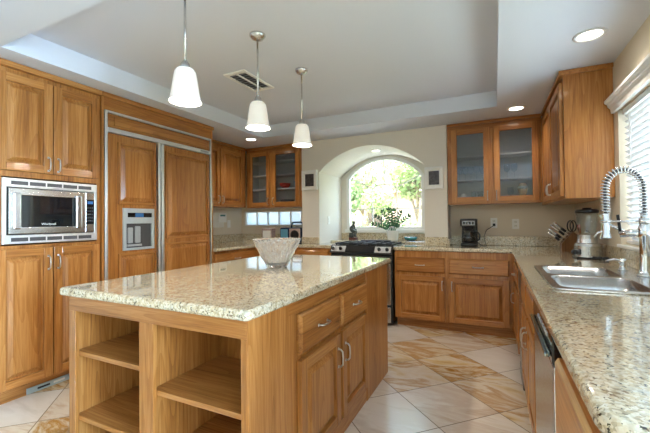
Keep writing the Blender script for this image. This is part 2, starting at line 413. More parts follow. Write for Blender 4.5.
def slab_y(mb, outer, holes, y0, y1, bevel=0.0, mi=0):       # outline in x,z
    M = Matrix(((1, 0, 0, 0), (0, 0, -1, (y0 + y1) / 2), (0, 1, 0, 0), (0, 0, 0, 1)))
    return mb.add_mesh(poly_mesh(outer, holes, y1 - y0, bevel), M, mi)
def slab_x(mb, outer, holes, x0, x1, bevel=0.0, mi=0):       # outline in y,z
    M = Matrix(((0, 0, 1, (x0 + x1) / 2), (1, 0, 0, 0), (0, 1, 0, 0), (0, 0, 0, 1)))
    return mb.add_mesh(poly_mesh(outer, holes, x1 - x0, bevel), M, mi)
def rect(a, b, c, d): return [(a, c), (b, c), (b, d), (a, d)]
def rounded(pts, radii, n_=6):
    out = []
    for i, p in enumerate(pts):
        r = radii[i]; p = Vector(p)
        if r <= 0: out.append(tuple(p)); continue
        a = Vector(pts[i - 1]); b = Vector(pts[(i + 1) % len(pts)])
        da = (a - p).normalized(); db = (b - p).normalized()
        c = p + (da + db) * r
        for k in range(n_ + 1):
            t = k / n_ * math.pi / 2
            out.append(tuple(c - db * r * math.cos(t) - da * r * math.sin(t)))
    return out

def face_T(face, o):
    """local (u right, v up, w out of the cabinet front) to world, for a front at point o"""
    if face == '-y': c = ((1, 0, 0), (0, 0, 1), (0, -1, 0))
    elif face == '+x': c = ((0, 1, 0), (0, 0, 1), (1, 0, 0))
    else: c = ((0, -1, 0), (0, 0, 1), (-1, 0, 0))
    return Matrix(((c[0][0], c[1][0], c[2][0], o[0]), (c[0][1], c[1][1], c[2][1], o[1]), (c[0][2], c[1][2], c[2][2], o[2]), (0, 0, 0, 1)))
def WH(face): return WX if face == '-y' else WY

def raised(mb, u0, u1, v0, v1, sw=.055, t=.026):
    mb.box(u0, u0 + sw, v0, v1, 0, t, 0, .003); mb.box(u1 - sw, u1, v0, v1, 0, t, 0, .003)
    mb.box(u0 + sw, u1 - sw, v0, v0 + sw, 0, t - .0006, 1, .003); mb.box(u0 + sw, u1 - sw, v1 - sw, v1, 0, t - .0006, 1, .003)
    mb.box(u0 + sw - .002, u1 - sw + .002, v0 + sw - .002, v1 - sw + .002, .001, .004, 0)
    d = .011
    mb.frustum(u0 + sw + d, u1 - sw - d, v0 + sw + d, v1 - sw - d, .004, .030, .024, 0)
def pull(mb, u, v, vertical, L=.096, w0=.025):
    pr = [(0, 0), (.003, .017), (.014, .026), (L / 2, .029), (L - .014, .026), (L - .003, .017), (L, 0)]
    pts = [((u, v + a - L / 2, w0 + b) if vertical else (u + a - L / 2, v, w0 + b)) for a, b in pr]
    mb.tube(pts, .0047, 8)
    for a in (0, L):
        p = (u, v + a - L / 2) if vertical else (u + a - L / 2, v)
        mb.box(p[0] - .007, p[0] + .007, p[1] - .007, p[1] + .007, w0 - .001, w0 + .004, 0, .002)
def door(root, face, o, u0, u1, v0, v1, hu=None, hv=None, vert=True):
    m = MB(); m.T = face_T(face, o); raised(m, u0, u1, v0, v1); d = m.build('door', [WV, WH(face)], root)
    if hu is not None:
        h = MB(); h.T = face_T(face, o); pull(h, hu, hv, vert); h.build('handle', NICKEL, d)
    return d
def glass_door(root, face, o, u0, u1, v0, v1, hu, hv, sw=.062):
    m = MB(); m.T = face_T(face, o); t = .02
    m.box(u0, u0 + sw, v0, v1, 0, t, 0, .003); m.box(u1 - sw, u1, v0, v1, 0, t, 0, .003)
    m.box(u0 + sw, u1 - sw, v0, v0 + sw, 0, t - .0006, 1, .003); m.box(u0 + sw, u1 - sw, v1 - sw, v1, 0, t - .0006, 1, .003)
    d = m.build('door', [WV, WH(face)], root)
    g = MB(); g.T = face_T(face, o); g.box(u0 + sw - .004, u1 - sw + .004, v0 + sw - .004, v1 - sw + .004, .008, .011); g.build('glass_pane', CABGLASS, d)
    h = MB(); h.T = face_T(face, o); pull(h, hu, hv, True); h.build('handle', NICKEL, d)
    return d
def drawer(root, face, o, u0, u1, v0, v1, name='drawer', handle=True):
    m = MB(); m.T = face_T(face, o); m.box(u0, u1, v0, v1, 0, .016, 0, .002); m.frustum(u0, u1, v0, v1, .0155, .011, .026, 0)
    d = m.build(name, WH(face), root)
    if handle:
        h = MB(); h.T = face_T(face, o); pull(h, (u0 + u1) / 2, (v0 + v1) / 2, False); h.build('handle', NICKEL, d)
    return d
def crown(root, pts, z=2.3266):
    """small oak moulding under the soffit, following pts"""
    m = MB()
    m.prism([(p[0], p[1]) for p in pts], z - .028, z - .001)
    return m.build('top_moulding', WX, root)

# ------------------------------------------------------------------ the room
ZS, ZT = 2.3266, 2.482
XL, XR, YB, YK, YN = -3.72, .775, 4.61, 4.32, 5.10
m = MB(); m.box(-3.9, .95, -4.2, 5.3, -.12, 0); m.box(.95, 3.5, -4.2, .75, -.12, 0); struct(m.build('floor', TILE, None, (0, 0, 0)))
m = MB()
tray = rounded(rect(-2.755, .033, 1.10, 3.84), [0] * 4)
slab_z(m, rect(-3.9, .95, -4.2, 5.3), [tray], ZS, ZT); m.box(.95, 3.5, -4.2, .75, ZS, ZT)
m.box(-3.9, .95, -4.2, 5.3, ZT, ZT + .1)
struct(m.build('ceiling', P_CEIL, None, (0, 0, 0)))
m = MB(); m.box(XL - .12, XL, -4.2, YB + .1, 0, ZS); struct(m.build('wall_left', P_WALL, None, (0, 0, 0)))
m = MB(); slab_x(m, rect(.60, YB + .1, 0, ZS), [rect(1.52, 3.065, 1.045, 1.965)], XR, XR + .15); struct(m.build('wall_right', P_WALL, None, (0, 0, 0)))
m = MB(); slab_y(m, rect(XL, 3.42, 0, ZS), [rect(1.6, 3.2, .02, 2.15)], -4.2, -4.05); struct(m.build('wall_rear', P_WALL, None, (0, 0, 0)))
m = MB()
slab_y(m, rect(XL, -2.43, 0, ZS), [rect(-3.66, -2.60, 1.152, 1.385)], YB, YB + .12)
m.box(-.497, XR, YB, YB + .12, 0, ZS)
struct(m.build('wall_back', P_WALL, None, (0, 0, 0)))
m = MB(); m.box(XR + .15, 3.3, .60, .72, 0, ZS); struct(m.build('wall_added_nook', P_WALL, None, (0, 0, 0)))  # unseen nook, its east wall and window added to let side light in
m = MB(); slab_x(m, rect(-4.2, .72, 0, ZS), [rect(-3.2, .55, .4, 2.15)], 3.3, 3.42); struct(m.build('wall_added_east', P_WALL, None, (0, 0, 0)))
m = MB(); slab_x(m, rect(-3.2, .55, .4, 2.15), [rect(-3.12, -1.37, .48, 2.07), rect(-1.29, .47, .48, 2.07)], 3.34, 3.40); w5 = struct(m.build('window_added_nook', P_WHITE))
m = MB(); m.box(3.368, 3.373, -3.13, .48, .47, 2.08); m.build('pane', PANE, w5)
# the bumped-out cooking wall with its arched recess
ax0, ax1, zsp, ztop = -2.163, -.756, 1.885, 2.186
def arc(x0, x1, zs, zt, n_=32):
    a = (x1 - x0) / 2; h = zt - zs; R = (a * a + h * h) / (2 * h); c = ((x0 + x1) / 2, zt - R); th = math.asin(min(1, a / R))
    if h > a: th = math.pi - th
    return [(c[0] + R * math.sin(-th + 2 * th * k / n_), c[1] + R * math.cos(-th + 2 * th * k / n_)) for k in range(n_ + 1)]
out = [(-2.43, 0), (ax0, 0)] + arc(ax0, ax1, zsp, ztop) + [(ax1, 0), (-.497, 0), (-.497, ZS), (-2.43, ZS)]
m = MB(); slab_y(m, out, [], YK, YN); struct(m.build('wall_alcove', P_NICHE, None, (0, 0, 0)))
wx0, wx1, wz0, wsp, wzt = -2.075, -.885, 1.075, 1.86, 2.168
hole = [(wx0, wz0), (wx1, wz0)] + arc(wx0, wx1, wsp, wzt)[::-1]
m = MB(); slab_y(m, rect(-2.6, -.3, 0, 2.6), [hole], YN + .002, YN + .14); struct(m.build('wall_window', P_NICHE, None, (0, 0, 0)))

# arched window with sunburst bars
def arched(x0, x1, z0, zs, zt, inset):
    return [(x0 + inset, z0 + inset), (x1 - inset, z0 + inset)] + arc(x0 + inset, x1 - inset, zs, zt - inset)[::-1]
m = MB(); slab_y(m, arched(wx0, wx1, wz0, wsp, wzt, 0.001), [arched(wx0, wx1, wz0, wsp, wzt, .05)], YN - .012, YN + .06, .006)
m.box(wx0 - .02, wx1 + .02, YN - .045, YN - .002, wz0 - .035, wz0 + .012, 0, .006)
win = struct(m.build('window_1', P_WHITE))
m = MB(); t = .009
def bar(a, b):
    d = Vector((b[0] - a[0], 0, b[1] - a[1])); L = d.length; ang = math.atan2(d.z, d.x)
    M0 = m.T; m.T = Matrix.Translation((a[0], YN + .03, a[1])) @ Matrix.Rotation(-ang, 4, 'Y'); m.box(0, L, -.008, .008, -t, t); m.T = M0
cx = (wx0 + wx1) / 2
bar((wx0 + .04, 1.395), (wx1 - .04, 1.395)); bar((cx - .19, wz0 + .04), (cx - .19, 1.66)); bar((cx + .19, wz0 + .04), (cx + .19, 1.66))
hub = [(cx + .19 * math.cos(a), 1.66 + .10 * math.sin(a)) for a in [math.pi * k / 8 for k in range(9)]]
for a, b in zip(hub, hub[1:]): bar(a, b)
bar((cx, 1.76), (cx, wzt - .04)); bar((cx - .17, 1.70), (wx0 + .06, 1.87)); bar((cx + .17, 1.70), (wx1 - .06, 1.87))
mu = m.build('muntins', P_WHITE, win)
m = MB(); slab_y(m, arched(wx0, wx1, wz0, wsp, wzt, .045), [], YN + .026, YN + .032); m.build('pane', PANE, win)

# low strip of five textured panes between counter and upper cabinet
m = MB(); slab_y(m, rect(-3.66, -2.60, 1.152, 1.385), [rect(-3.635, -2.615, 1.172, 1.367)], YB - .004, YB + .05, .003)
for k in range(1, 5): m.box(-3.635 + k * .208 - .009, -3.635 + k * .208 + .009, YB + .002, YB + .045, 1.17, 1.37)
w2 = struct(m.build('window_2', P_WHITE))
m = MB(); m.box(-3.636, -2.614, YB + .03, YB + .036, 1.171, 1.368); m.build('pane', FROST, w2)

# sink window, frame and the moulded header
m = MB(); slab_x(m, rect(1.52, 3.065, 1.045, 1.965), [rect(1.57, 3.015, 1.095, 1.915)], XR + .09, XR + .13, .004)
m.box(XR + .09, XR + .13, 2.28, 2.305, 1.095, 1.915)
w3 = struct(m.build('window_3', P_WHITE))
m = MB(); m.box(XR + .108, XR + .113, 1.56, 3.02, 1.09, 1.92); m.build('pane', PANE, w3)
m = MB()
prof = [(0, 0), (.022, 0), (.026, .03), (.04, .045), (.044, .062), (.06, .075), (.06, .092), (0, .092)]
M = Matrix(((-1, 0, 0, XR - .001), (0, 0, 1, 0), (0, 1, 0, 1.962), (0, 0, 0, 1)))
m.T = M; m.prism(prof, 1.45, 3.135); m.T = Matrix()
struct(m.build('trim_1', P_WHITE))
m = MB(); m.box(XR - .02, XR + .09, 1.50, 3.08, 1.022, 1.043, 0, .005); struct(m.build('trim_2', P_WHITE))
# rear patio door and family-room window, behind the camera
m = MB(); slab_y(m, rect(1.6, 3.2, .02, 2.15), [rect(1.68, 2.37, .1, 2.07), rect(2.43, 3.12, .1, 2.07)], -4.15, -4.08); d1 = struct(m.build('door_1', P_WHITE))
m = MB(); m.box(1.67, 3.13, -4.118, -4.112, .09, 2.08); m.build('pane', PANE, d1)

# ------------------------------------------------------------------ left wall: oven cabinet, microwave, refrigerator
FX = -2.94
r = thing('oven_cabinet', 'tall oak cabinet at far left housing the built-in microwave', 'cabinet', (-3.33, 1.485, 0))
m = MB()
m.box(XL + .003, FX - .02, 1.125, 1.84, .10, 1.075); m.box(XL + .003, FX - .02, 1.125, 1.84, 1.545, ZS - .004)
m.box(XL + .003, FX - .02, 1.125, 1.184, 1.07, 1.55); m.box(XL + .003, FX - .02, 1.808, 1.84, 1.07, 1.55); m.box(XL + .003, XL + .02, 1.184, 1.808, 1.07, 1.55)
m.build('carcass', WV, r)
m = MB(); m.box(XL + .01, FX - .09, 1.13, 1.84, 0, .10); m.build('toe_kick', WY, r)
m = MB(); m.box(FX - .05, FX + .012, 1.12, 1.842, ZS - .045, ZS - .003, 0, .004); m.build('top_moulding', WY, r)
o = (FX - .02, 0, 0)
for (z0, z1, hz) in ((1.585, 2.245, 1.655), (.115, 1.05, .94)):
    door(r, '+x', o, 1.145, 1.478, z0, z1, 1.478 - .028, hz); door(r, '+x', o, 1.486, 1.818, z0, z1, 1.486 + .028, hz)

r = thing('microwave_oven', 'stainless built-in microwave with dark window in the tall oak cabinet', 'microwave', (-3.1, 1.49, 1.085))
T = face_T('+x', (FX - .018, 0, 0))
y0, y1, z0, z1 = 1.183, 1.80, 1.085, 1.535
m = MB(); m.T = T
m.box(y0, y1, z1 - .062, z1, 0, .022, 0, .004); m.box(y0, y1, z0, z0 + .062, 0, .022, 0, .004)
m.box(y0, y0 + .022, z0 + .06, z1 - .06, 0, .02, 0, .003); m.box(y1 - .022, y1, z0 + .06, z1 - .06, 0, .02, 0, .003)
m.build('trim_frame', STEEL_S, r)
for zz in (z1 - .032, z0 + .030):
    for k in range(5):
        m = MB(); m.T = T; u = y0 + .045 + k * .107; m.box(u, u + .097, zz - .013, zz + .013, .018, .0235); m.build('vent_slot', DARKGREY, r)
m = MB(); m.box(FX - .55, FX - .019, 1.20, 1.785, 1.09, 1.53); m.build('oven_box', BLACK, r)
m = MB(); m.T = T; dy1 = 1.70
slab = poly_mesh(rect(y0 + .03, dy1, 1.153, 1.467), [rect(y0 + .075, dy1 - .055, 1.20, 1.42)], .028, .004)
m.add_mesh(slab, T @ Matrix.Translation((0, 0, .018)) if False else Matrix.Translation((0, 0, .018)))
d = m.build('door', STEEL, r)
m = MB(); m.T = T; m.box(y0 + .07, dy1 - .05, 1.195, 1.425, .008, .022); m.build('window', BLACKG, d)
for a in (y0 + .048, dy1 - .075):
    m = MB(); m.T = T; m.box(a, a + .045, 1.185, 1.435, .03, .05, 0, .008); m.build('handle', STEEL, d)
m = MB(); m.T = T; m.box(dy1 + .004, y1 - .026, 1.153, 1.467, 0, .03, 0, .004); cp = m.build('control_panel', STEEL, r)
m = MB(); m.T = T; m.box(dy1 + .010, y1 - .031, 1.215, 1.41, .028, .033); m.build('key_pad', BLACKG, cp)
m = MB(); m.T = T; m.box(dy1 + .018, y1 - .04, 1.375, 1.398, .032, .035); m.build('display', BLUESCR, cp)
for i in range(3):
    for j in range(5): m = MB(); m.T = T; u = dy1 + .017 + i * .017; v = 1.235 + j * .026; m.box(u, u + .010, v, v + .012, .032, .0342); m.build('button', DARKGREY, cp)
def text_mesh(s, size):
    cu = bpy.data.curves.new('lettering', 'FONT'); cu.body = s; cu.size = size; cu.align_x = 'CENTER'; cu.extrude = .0006
    o_ = bpy.data.objects.new('lettering', cu); COL.objects.link(o_)
    me = bpy.data.meshes.new_from_object(o_.evaluated_get(bpy.context.evaluated_depsgraph_get())); bpy.data.objects.remove(o_); bpy.data.curves.remove(cu)
    return me
m = MB(); m.T = T; m.add_mesh(text_mesh('Whirlpool', .022), Matrix.Translation(((y0 + dy1) / 2 + .01, 1.213, .0232))); m.build('lettering', WHITEP, d)

r = thing('refrigerator_surround', 'oak panels framing the built-in refrigerator', 'cabinet panel', (-3.33, 2.49, 0))
m = MB(); m.box(XL + .003, FX - .004, 1.843, 1.862, 0, ZS - .004); m.build('side_panel', WV, r)
m = MB(); m.box(XL + .003, FX - .004, 3.102, 3.13, 0, ZS - .004); m.build('side_panel', WV, r)
m = MB(); m.box(XL + .003, FX - .008, 1.8625, 3.1015, 2.182, ZS - .004); m.build('top_panel', WY, r)
m = MB(); m.box(FX - .05, FX + .014, 1.8435, 3.135, ZS - .04, ZS - .003, 0, .004); m.build('top_moulding', WY, r)

r = thing('refrigerator', 'wide built-in refrigerator with oak door panels, steel trim and ice dispenser', 'refrigerator', (-3.33, 2.48, 0))
m = MB(); m.box(XL + .02, FX - .03, 1.866, 3.098, .02, 2.178); m.build('cabinet_box', DARKGREY, r)
T = face_T('+x', (FX - .028, 0, 0))
m = MB(); m.T = T
m.box(1.866, 1.89, .02, 2.178, 0, .034, 0, .003); m.box(3.082, 3.098, .02, 2.178, 0, .034, 0, .003)
m.box(1.888, 3.084, 2.158, 2.178, 0, .034, 0, .003); m.build('trim_frame', STEEL_S, r)
m = MB(); m.T = T; m.box(1.892, 3.08, 1.995, 2.035, 0, .036, 0, .003); m.build('grille_bar', STEEL_S, r)
m = MB(); m.T = T; m.box(2.93, 3.05, 2.005, 2.025, .034, .038); m.build('badge', GREYP, r)
m = MB(); m.T = T; m.box(1.892, 3.08, 2.037, 2.156, 0, .016, 0); m.box(1.955, 3.04, 2.062, 2.138, .014, .026, 0, .004); m.build('grille_panel', WY, r)
m = MB(); m.T = T; m.box(1.893, 2.372, .11, 1.99, 0, .022, 0, .002)
def mould(m, u0, u1, v0, v1, w):
    b_ = .022
    m.box(u0, u0 + b_, v0, v1, w - .001, w + .016, 0, .004); m.box(u1 - b_, u1, v0, v1, w - .001, w + .016, 0, .004)
    m.box(u0 + b_, u1 - b_, v0, v0 + b_, w - .001, w + .016, 1, .004); m.box(u0 + b_, u1 - b_, v1 - b_, v1, w - .001, w + .016, 1, .004)
    m.frustum(u0 + b_ + .006, u1 - b_ - .006, v0 + b_ + .006, v1 - b_ - .006, w - .001, .035, w + .017, 0)
mould(m, 1.98, 2.36, 1.385, 1.925, .022); mould(m, 1.98, 2.36, .16, .955, .022)
fd = m.build('freezer_door', [WV, WY], r)
m = MB(); m.T = T; m.box(2.446, 3.078, .11, 1.99, 0, .022, 0, .002); mould(m, 2.475, 3.055, 1.06, 1.935, .022); mould(m, 2.475, 3.055, .16, 1.02, .022)
rd = m.build('door', [WV, WY], r)
m = MB(); m.T = T; m.box(2.376, 2.402, .11, 1.99, 0, .05, 0, .006); m.build('handle', STEEL_S, fd)
m = MB(); m.T = T; m.box(2.412, 2.442, .11, 1.99, 0, .05, 0, .006); m.build('handle', STEEL_S, rd)
m = MB(); m.T = T
me = poly_mesh(rect(2.022, 2.332, .978, 1.352), [rect(2.05, 2.305, 1.0, 1.215)], .02, .004); m.add_mesh(me, Matrix.Translation((0, 0, .033)))
dp = m.build('dispenser', plain('dispenser_grey', (.50, .55, .58), .35, .3), fd)
m = MB(); m.T = T; m.box(2.045, 2.31, .995, 1.22, .0225, .026); m.build('recess', DARKGREY, dp)
m = MB(); m.T = T; m.box(2.06, 2.30, 1.272, 1.312, .041, .0455); m.box(2.13, 2.215, 1.274, 1.310, .045, .047, 1); m.build('display', [BLACKG, BLUESCR], dp)
m = MB(); m.T = T; m.box(2.065, 2.115, 1.04, 1.18, .026, .04, 0, .01); m.box(2.135, 2.19, 1.04, 1.19, .026, .04, 0, .01); m.box(2.055, 2.2, 1.01, 1.03, .026, .045, 0, .004); m.build('paddles', GREYP, dp)
m = MB(); m.T = T; m.box(1.893, 3.078, .0, .105, -.03, .0); m.build('kick_plate', DARKGREY, r)

m = MB(); m.box(-3.028, -3.018, 1.355, 1.66, .004, .046, 0, .002); m.box(-3.0185, -3.0165, 1.42, 1.50, .018, .032, 1); m.box(-3.0185, -3.0155, 1.525, 1.60, .02, .034, 2)
tag(m.build('floor_vent', [plain('pale_blue_metal', (.42, .52, .54), .45, .3), BLACK, WHITEP]), 'pale metal heating vent in the toe kick under the tall oak cabinet', 'vent')

# left base cabinet beyond refrigerator and its counter
r = thing('base_cabinet', 'oak base cabinet with drawer just beyond the refrigerator', 'cabinet', (-3.33, 3.58, 0), 'oak base cabinets')
m = MB(); m.box(XL + .003, FX - .02, 3.133, 4.04, .10, .872); m.build('carcass', WV, r)
m = MB(); m.box(XL + .01, FX - .09, 3.135, 4.04, 0, .10); m.build('toe_kick', WY, r)
o = (FX - .02, 0, 0)
drawer(r, '+x', o, 3.16, 3.93, .69, .845); door(r, '+x', o, 3.16, 3.54, .12, .665, 3.51, .6); door(r, '+x', o, 3.55, 3.93, .12, .665, 3.58, .6)
r = thing('base_cabinet', 'oak base cabinet in the corner left of the range', 'cabinet', (-2.4, 4.3, 0), 'oak base cabinets')
m = MB(); m.box(-2.955, -1.872, 4.06, 4.318, .10, .872); m.build('carcass', WV, r)
m = MB(); m.box(-2.95, -1.875, 4.13, 4.318, 0, .10); m.build('toe_kick', WX, r)
o = (0, 4.06, 0)
drawer(r, '-y', o, -2.86, -2.40, .69, .845); drawer(r, '-y', o, -2.37, -1.90, .69, .845)
door(r, '-y', o, -2.86, -2.40, .12, .665, -2.43, .6); door(r, '-y', o, -2.37, -1.90, .12, .665, -2.34, .6)

CT0, CT1 = .875, .915
m = MB()
slab_z(m, [(XL + .003, 3.134), (-2.90, 3.134), (-2.90, 4.03), (-1.865, 4.03), (-1.865, 4.66), (ax0 + .002, 4.66), (ax0 + .002, YK - .002), (-2.432, YK - .002), (-2.432, YB - .002), (XL + .003, YB - .002)], [], CT0, CT1, .012)
tag(m.build('countertop', GR, None, (0, 0, 0)), 'speckled granite countertop in the far left corner, beside the refrigerator', 'countertop')
m = MB(); m.box(XL + .002, XL + .022, 3.134, YB - .002, CT1 + .0005, 1.03, 0, .004); m.box(XL + .023, -2.432, YB - .022, YB - .002, CT1 + .0005, 1.03, 0, .004)
m.box(-2.432, ax0 - .001, YK - .022, YK - .002, CT1 + .0005, 1.0, 0, .004)
tag(m.build('backsplash', GR, None, (0, 0, 0)), 'granite backsplash strip behind the far left counter', 'backsplash')

# left upper cabinets
UX = -3.38
r = thing('upper_cabinet', 'oak wall cabinet with two solid doors beside the refrigerator', 'cabinet', (-3.55, 3.7, 1.43), 'oak wall cabinets')
m = MB(); m.box(XL + .003, UX - .02, 3.135, 4.30, 1.435, ZS - .004); m.box(UX - .0205, UX - .018, 3.135, 4.30, 2.25, 2.30); m.build('carcass', WV, r)
o = (UX - .02, 0, 0)
door(r, '+x', o, 3.28, 3.725, 1.455, 2.235, 3.695, 1.53); door(r, '+x', o, 3.745, 4.225, 1.455, 2.235, 3.775, 1.53)
m = MB(); m.box(UX - .05, UX + .012, 3.137, 4.27, ZS - .036, ZS - .003, 0, .004); m.build('top_moulding', WY, r)

def glass_cabinet(label, x0, x1, zb, doors, shelves, loc):
    r = thing('glass_cabinet', label, 'cabinet', loc, 'glass-fronted wall cabinets')
    y0, y1, zt = 4.325, YB - .004, ZS - .004
    m = MB()
    ya = y0 + .0195; m.box(x0, x0 + .02, ya, y1, zb, zt); m.box(x1 - .02, x1, ya, y1, zb, zt); m.box(x0 + .02, x1 - .02, ya, y1, zb, zb + .022); m.box(x0 + .02, x1 - .02, ya, y1, zt - .06, zt)
    c = m.build('carcass', WV, r)
    m = MB()
    m.box(x0 + .0205, x1 - .0205, y1 - .012, y1 - .001, zb + .0225, zt - .0605); m.box(x0 + .0203, x0 + .0245, y0 + .02, y1 - .0125, zb + .0225, zt - .0605); m.box(x1 - .0245, x1 - .0203, y0 + .02, y1 - .0125, zb + .0225, zt - .0605)
    m.build('lining', WI, r)
    m = MB(); m.box(x0, x1, y0 - .0, y0 + .019, zt - .09, zt, 1)
    e = [x0] + [v for d in doors for v in d[:2]] + [x1]
    m.box(x0, doors[0][0] + .03, y0, y0 + .019, zb, zt - .09); m.box(doors[-1][1] - .03, x1, y0, y0 + .019, zb, zt - .09); m.box(doors[0][1] - .03, doors[1][0] + .03, y0, y0 + .019, zb, zt - .09)
    m.box(doors[0][0] + .03, doors[0][1] - .03, y0, y0 + .019, zb, zb + .045, 1); m.box(doors[1][0] + .03, doors[1][1] - .03, y0, y0 + .019, zb, zb + .045, 1); m.build('face_frame', [WV, WX], r)
    for z in shelves:
        m = MB(); m.box(x0 + .025, x1 - .025, y0 + .03, y1 - .013, z - .016, z, 0, .002); m.build('shelf', WI, r)
    for d in doors: glass_door(r, '-y', (0, y0, 0), d[0], d[1], zb + .018, 2.25, d[2], zb + .09)
    m = MB(); m.box(x0, x1, y0 - .03, y0 + .03, ZS - .036, ZS - .003, 0, .004); m.build('top_moulding', WX, r)
    return r
LSH, RSH = (1.705, 1.915, 2.118), (1.68, 1.95)
glass_cabinet('oak wall cabinet with two glass doors left of the arched alcove', UX - .012, -2.435, 1.425, ((-3.34, -2.965, -2.99), (-2.925, -2.47, -2.90)), LSH, (-2.9, 4.45, 1.425))
glass_cabinet('oak wall cabinet with two glass doors right of the arched alcove', -.49, .452, 1.395, ((-.445, -.045, -.07), (-.005, .425, .02)), RSH, (0, 4.45, 1.395))

# right wall upper cabinet
r = thing('upper_cabinet', 'oak wall cabinet on the right wall, its plain end panel beside the window', 'cabinet', (.62, 3.72, 1.36), 'oak wall cabinets')
m = MB(); m.box(.475, XR - .003, 3.155, YB - .004, 1.372, ZS - .004); m.build('carcass', WV, r)
o = (.475, 0, 0)
door(r, '-x', o, -4.27, -3.735, 1.39, 2.25, -3.765, 1.48); door(r, '-x', o, -3.72, -3.185, 1.39, 2.25, -3.69, 1.48)
m = MB(); m.box(.445, XR - .004, 3.125, 4.29, ZS - .036, ZS - .003, 0, .004); m.build('top_moulding', WY, r)

# ------------------------------------------------------------------ back and right base run
r = thing('base_cabinet', 'oak base cabinet with drawer and door directly right of the range', 'cabinet', (-.77, 4.2, 0), 'oak base cabinets')
m = MB(); m.box(-1.058, -.482, 4.06, 4.318, .10, .872); m.build('carcass', WV, r)
m = MB(); m.box(-1.05, -.483, 4.12, 4.318, 0, .10); m.build('toe_kick', WX, r)
o = (0, 4.06, 0)
drawer(r, '-y', o, -1.035, -.502, .635, .80); door(r, '-y', o, -1.035, -.502, .11, .595, -.53, .50)
r = thing('base_cabinet', 'oak base cabinet with drawer and door in the back right corner, under the coffee maker', 'cabinet', (-.15, 4.3, 0), 'oak base cabinets')
m = MB(); m.box(-.481, .172, 4.06, 4.318, .10, .872); m.build('carcass', WV, r)
m = MB(); m.box(-.482, .25, 4.12, 4.318, 0, .10); m.build('toe_kick', WX, r)
drawer(r, '-y', o, -.46, .122, .635, .80); door(r, '-y', o, -.46, .122, .11, .595, -.43, .50)

RX = .182
def run_unit(label, y0, y1, ex=XR - .003, zt=.872):
    r = thing('base_cabinet', label, 'cabinet', ((RX + ex) / 2, (y0 + y1) / 2, 0), 'oak base cabinets')
    m = MB(); m.box(RX, RX + .02, y0, y1, .10, .872); m.box(RX + .02, ex, y0, y0 + .018, .10, zt); m.box(RX + .02, ex, y1 - .018, y1, .10, zt); m.box(RX + .02, ex, y0 + .018, y1 - .018, .10, .12); m.build('carcass', WV, r)
    m = MB(); m.box(RX + .07, RX + .09, y0, y1, 0, .10); m.build('toe_kick', WY, r)
    return r
o = (RX, 0, 0)
r = run_unit('oak base cabinet on the right run, deepest in the inside corner', 3.24, 4.055)
drawer(r, '-x', o, -3.95, -3.28, .645, .80); door(r, '-x', o, -3.95, -3.28, .12, .61, -3.91, .45)
r = run_unit('oak sink cabinet below the double sink', 1.925, 2.86, zt=.70)
for a, b, h in ((1.945, 2.375, 2.34), (2.405, 2.83, 2.44)):
    drawer(r, '-x', o, -b, -a, .665, .835, 'false_drawer_front', False); door(r, '-x', o, -b, -a, .12, .635, -h, .52)
r = run_unit('oak base cabinet nearest the viewer at the rounded counter end', .70, 1.295)
drawer(r, '-x', o, -1.275, -.72, .47, .80); drawer(r, '-x', o, -1.275, -.72, .12, .44)

r = thing('trash_compactor', 'slim black-topped steel appliance between sink cabinet and inside corner', 'trash compactor', (.45, 3.05, 0))
m = MB(); m.box(RX + .012, .76, 2.87, 3.23, .10, .868); m.build('body', DARKGREY, r)
m = MB(); m.box(RX - .02, RX + .011, 2.875, 3.225, .125, .655, 0, .004); m.build('door', STEEL, r)
m = MB(); m.box(RX - .022, RX + .011, 2.875, 3.225, .66, .862, 0, .006); m.build('control_panel', BLACK, r)
m = MB(); m.box(RX - .018, RX + .05, 2.88, 3.22, 0, .095, 0, .006); m.build('foot_pedal', BLACK, r)

r = thing('dishwasher', 'stainless dishwasher with black control strip in the right run', 'dishwasher', (.45, 1.61, 0))
m = MB(); m.box(RX + .012, .76, 1.315, 1.79, .10, .868); m.build('body', DARKGREY, r)
m = MB(); m.box(RX - .024, RX + .011, 1.312, 1.912, .115, .755, 0, .006); dd = m.build('door', STEEL, r)
m = MB(); m.box(RX - .027, RX + .011, 1.312, 1.912, .76, .868, 0, .006); cp = m.build('control_panel', BLACKG, r)
m = MB(); m.box(RX - .045, RX - .0275, 1.35, 1.88, .772, .786, 0, .005); m.build('handle', plain('blue_grey_chrome', (.45, .62, .68), .15, 1.0), cp)
for k in range(6): m = MB(); m.box(RX - .0295, RX - .0265, 1.42 + k * .05, 1.45 + k * .05, .82, .832); m.build('button', GREYP, cp)
m = MB(); m.box(RX + .03, RX + .06, 1.32, 1.905, 0, .10); m.build('kick_plate', BLACK, r)

SX0, SX1, SY0, SY1 = .222, .700, 1.80, 2.665
m = MB()
slab_z(m, rounded([(-1.062, 4.03), (.142, 4.03), (.142, .655), (XR - .003, .655), (XR - .003, YB - .002), (-.495, YB - .002), (-.495, YK - .002), (ax1 - .002, YK - .002), (ax1 - .002, 4.66), (-1.062, 4.66)], [0, 0, .07, 0, 0, 0, 0, 0, 0, 0]),
       [rounded(rect(SX0 + .018, SX1 - .06, SY0 + .018, SY1 - .018), [.05] * 4)], CT0, CT1, .012)
tag(m.build('countertop', GR, None, (0, 0, 0)), 'long granite countertop on the right, running past the sink to the back corner', 'countertop')
m = MB()
m.box(-.494, XR - .003, YB - .022, YB - .002, CT1 + .0005, 1.025, 0, .004); m.box(XR - .022, XR - .002, .66, YB - .023, CT1 + .0005, 1.02, 0, .004)
m.box(ax1 + .001, -.496, YK - .03, YK - .002, CT1 + .0005, 1.02, 0, .004); m.box(-.495, -.476, YK - .02, YB - .023, CT1 + .0005, 1.0, 0, .004)
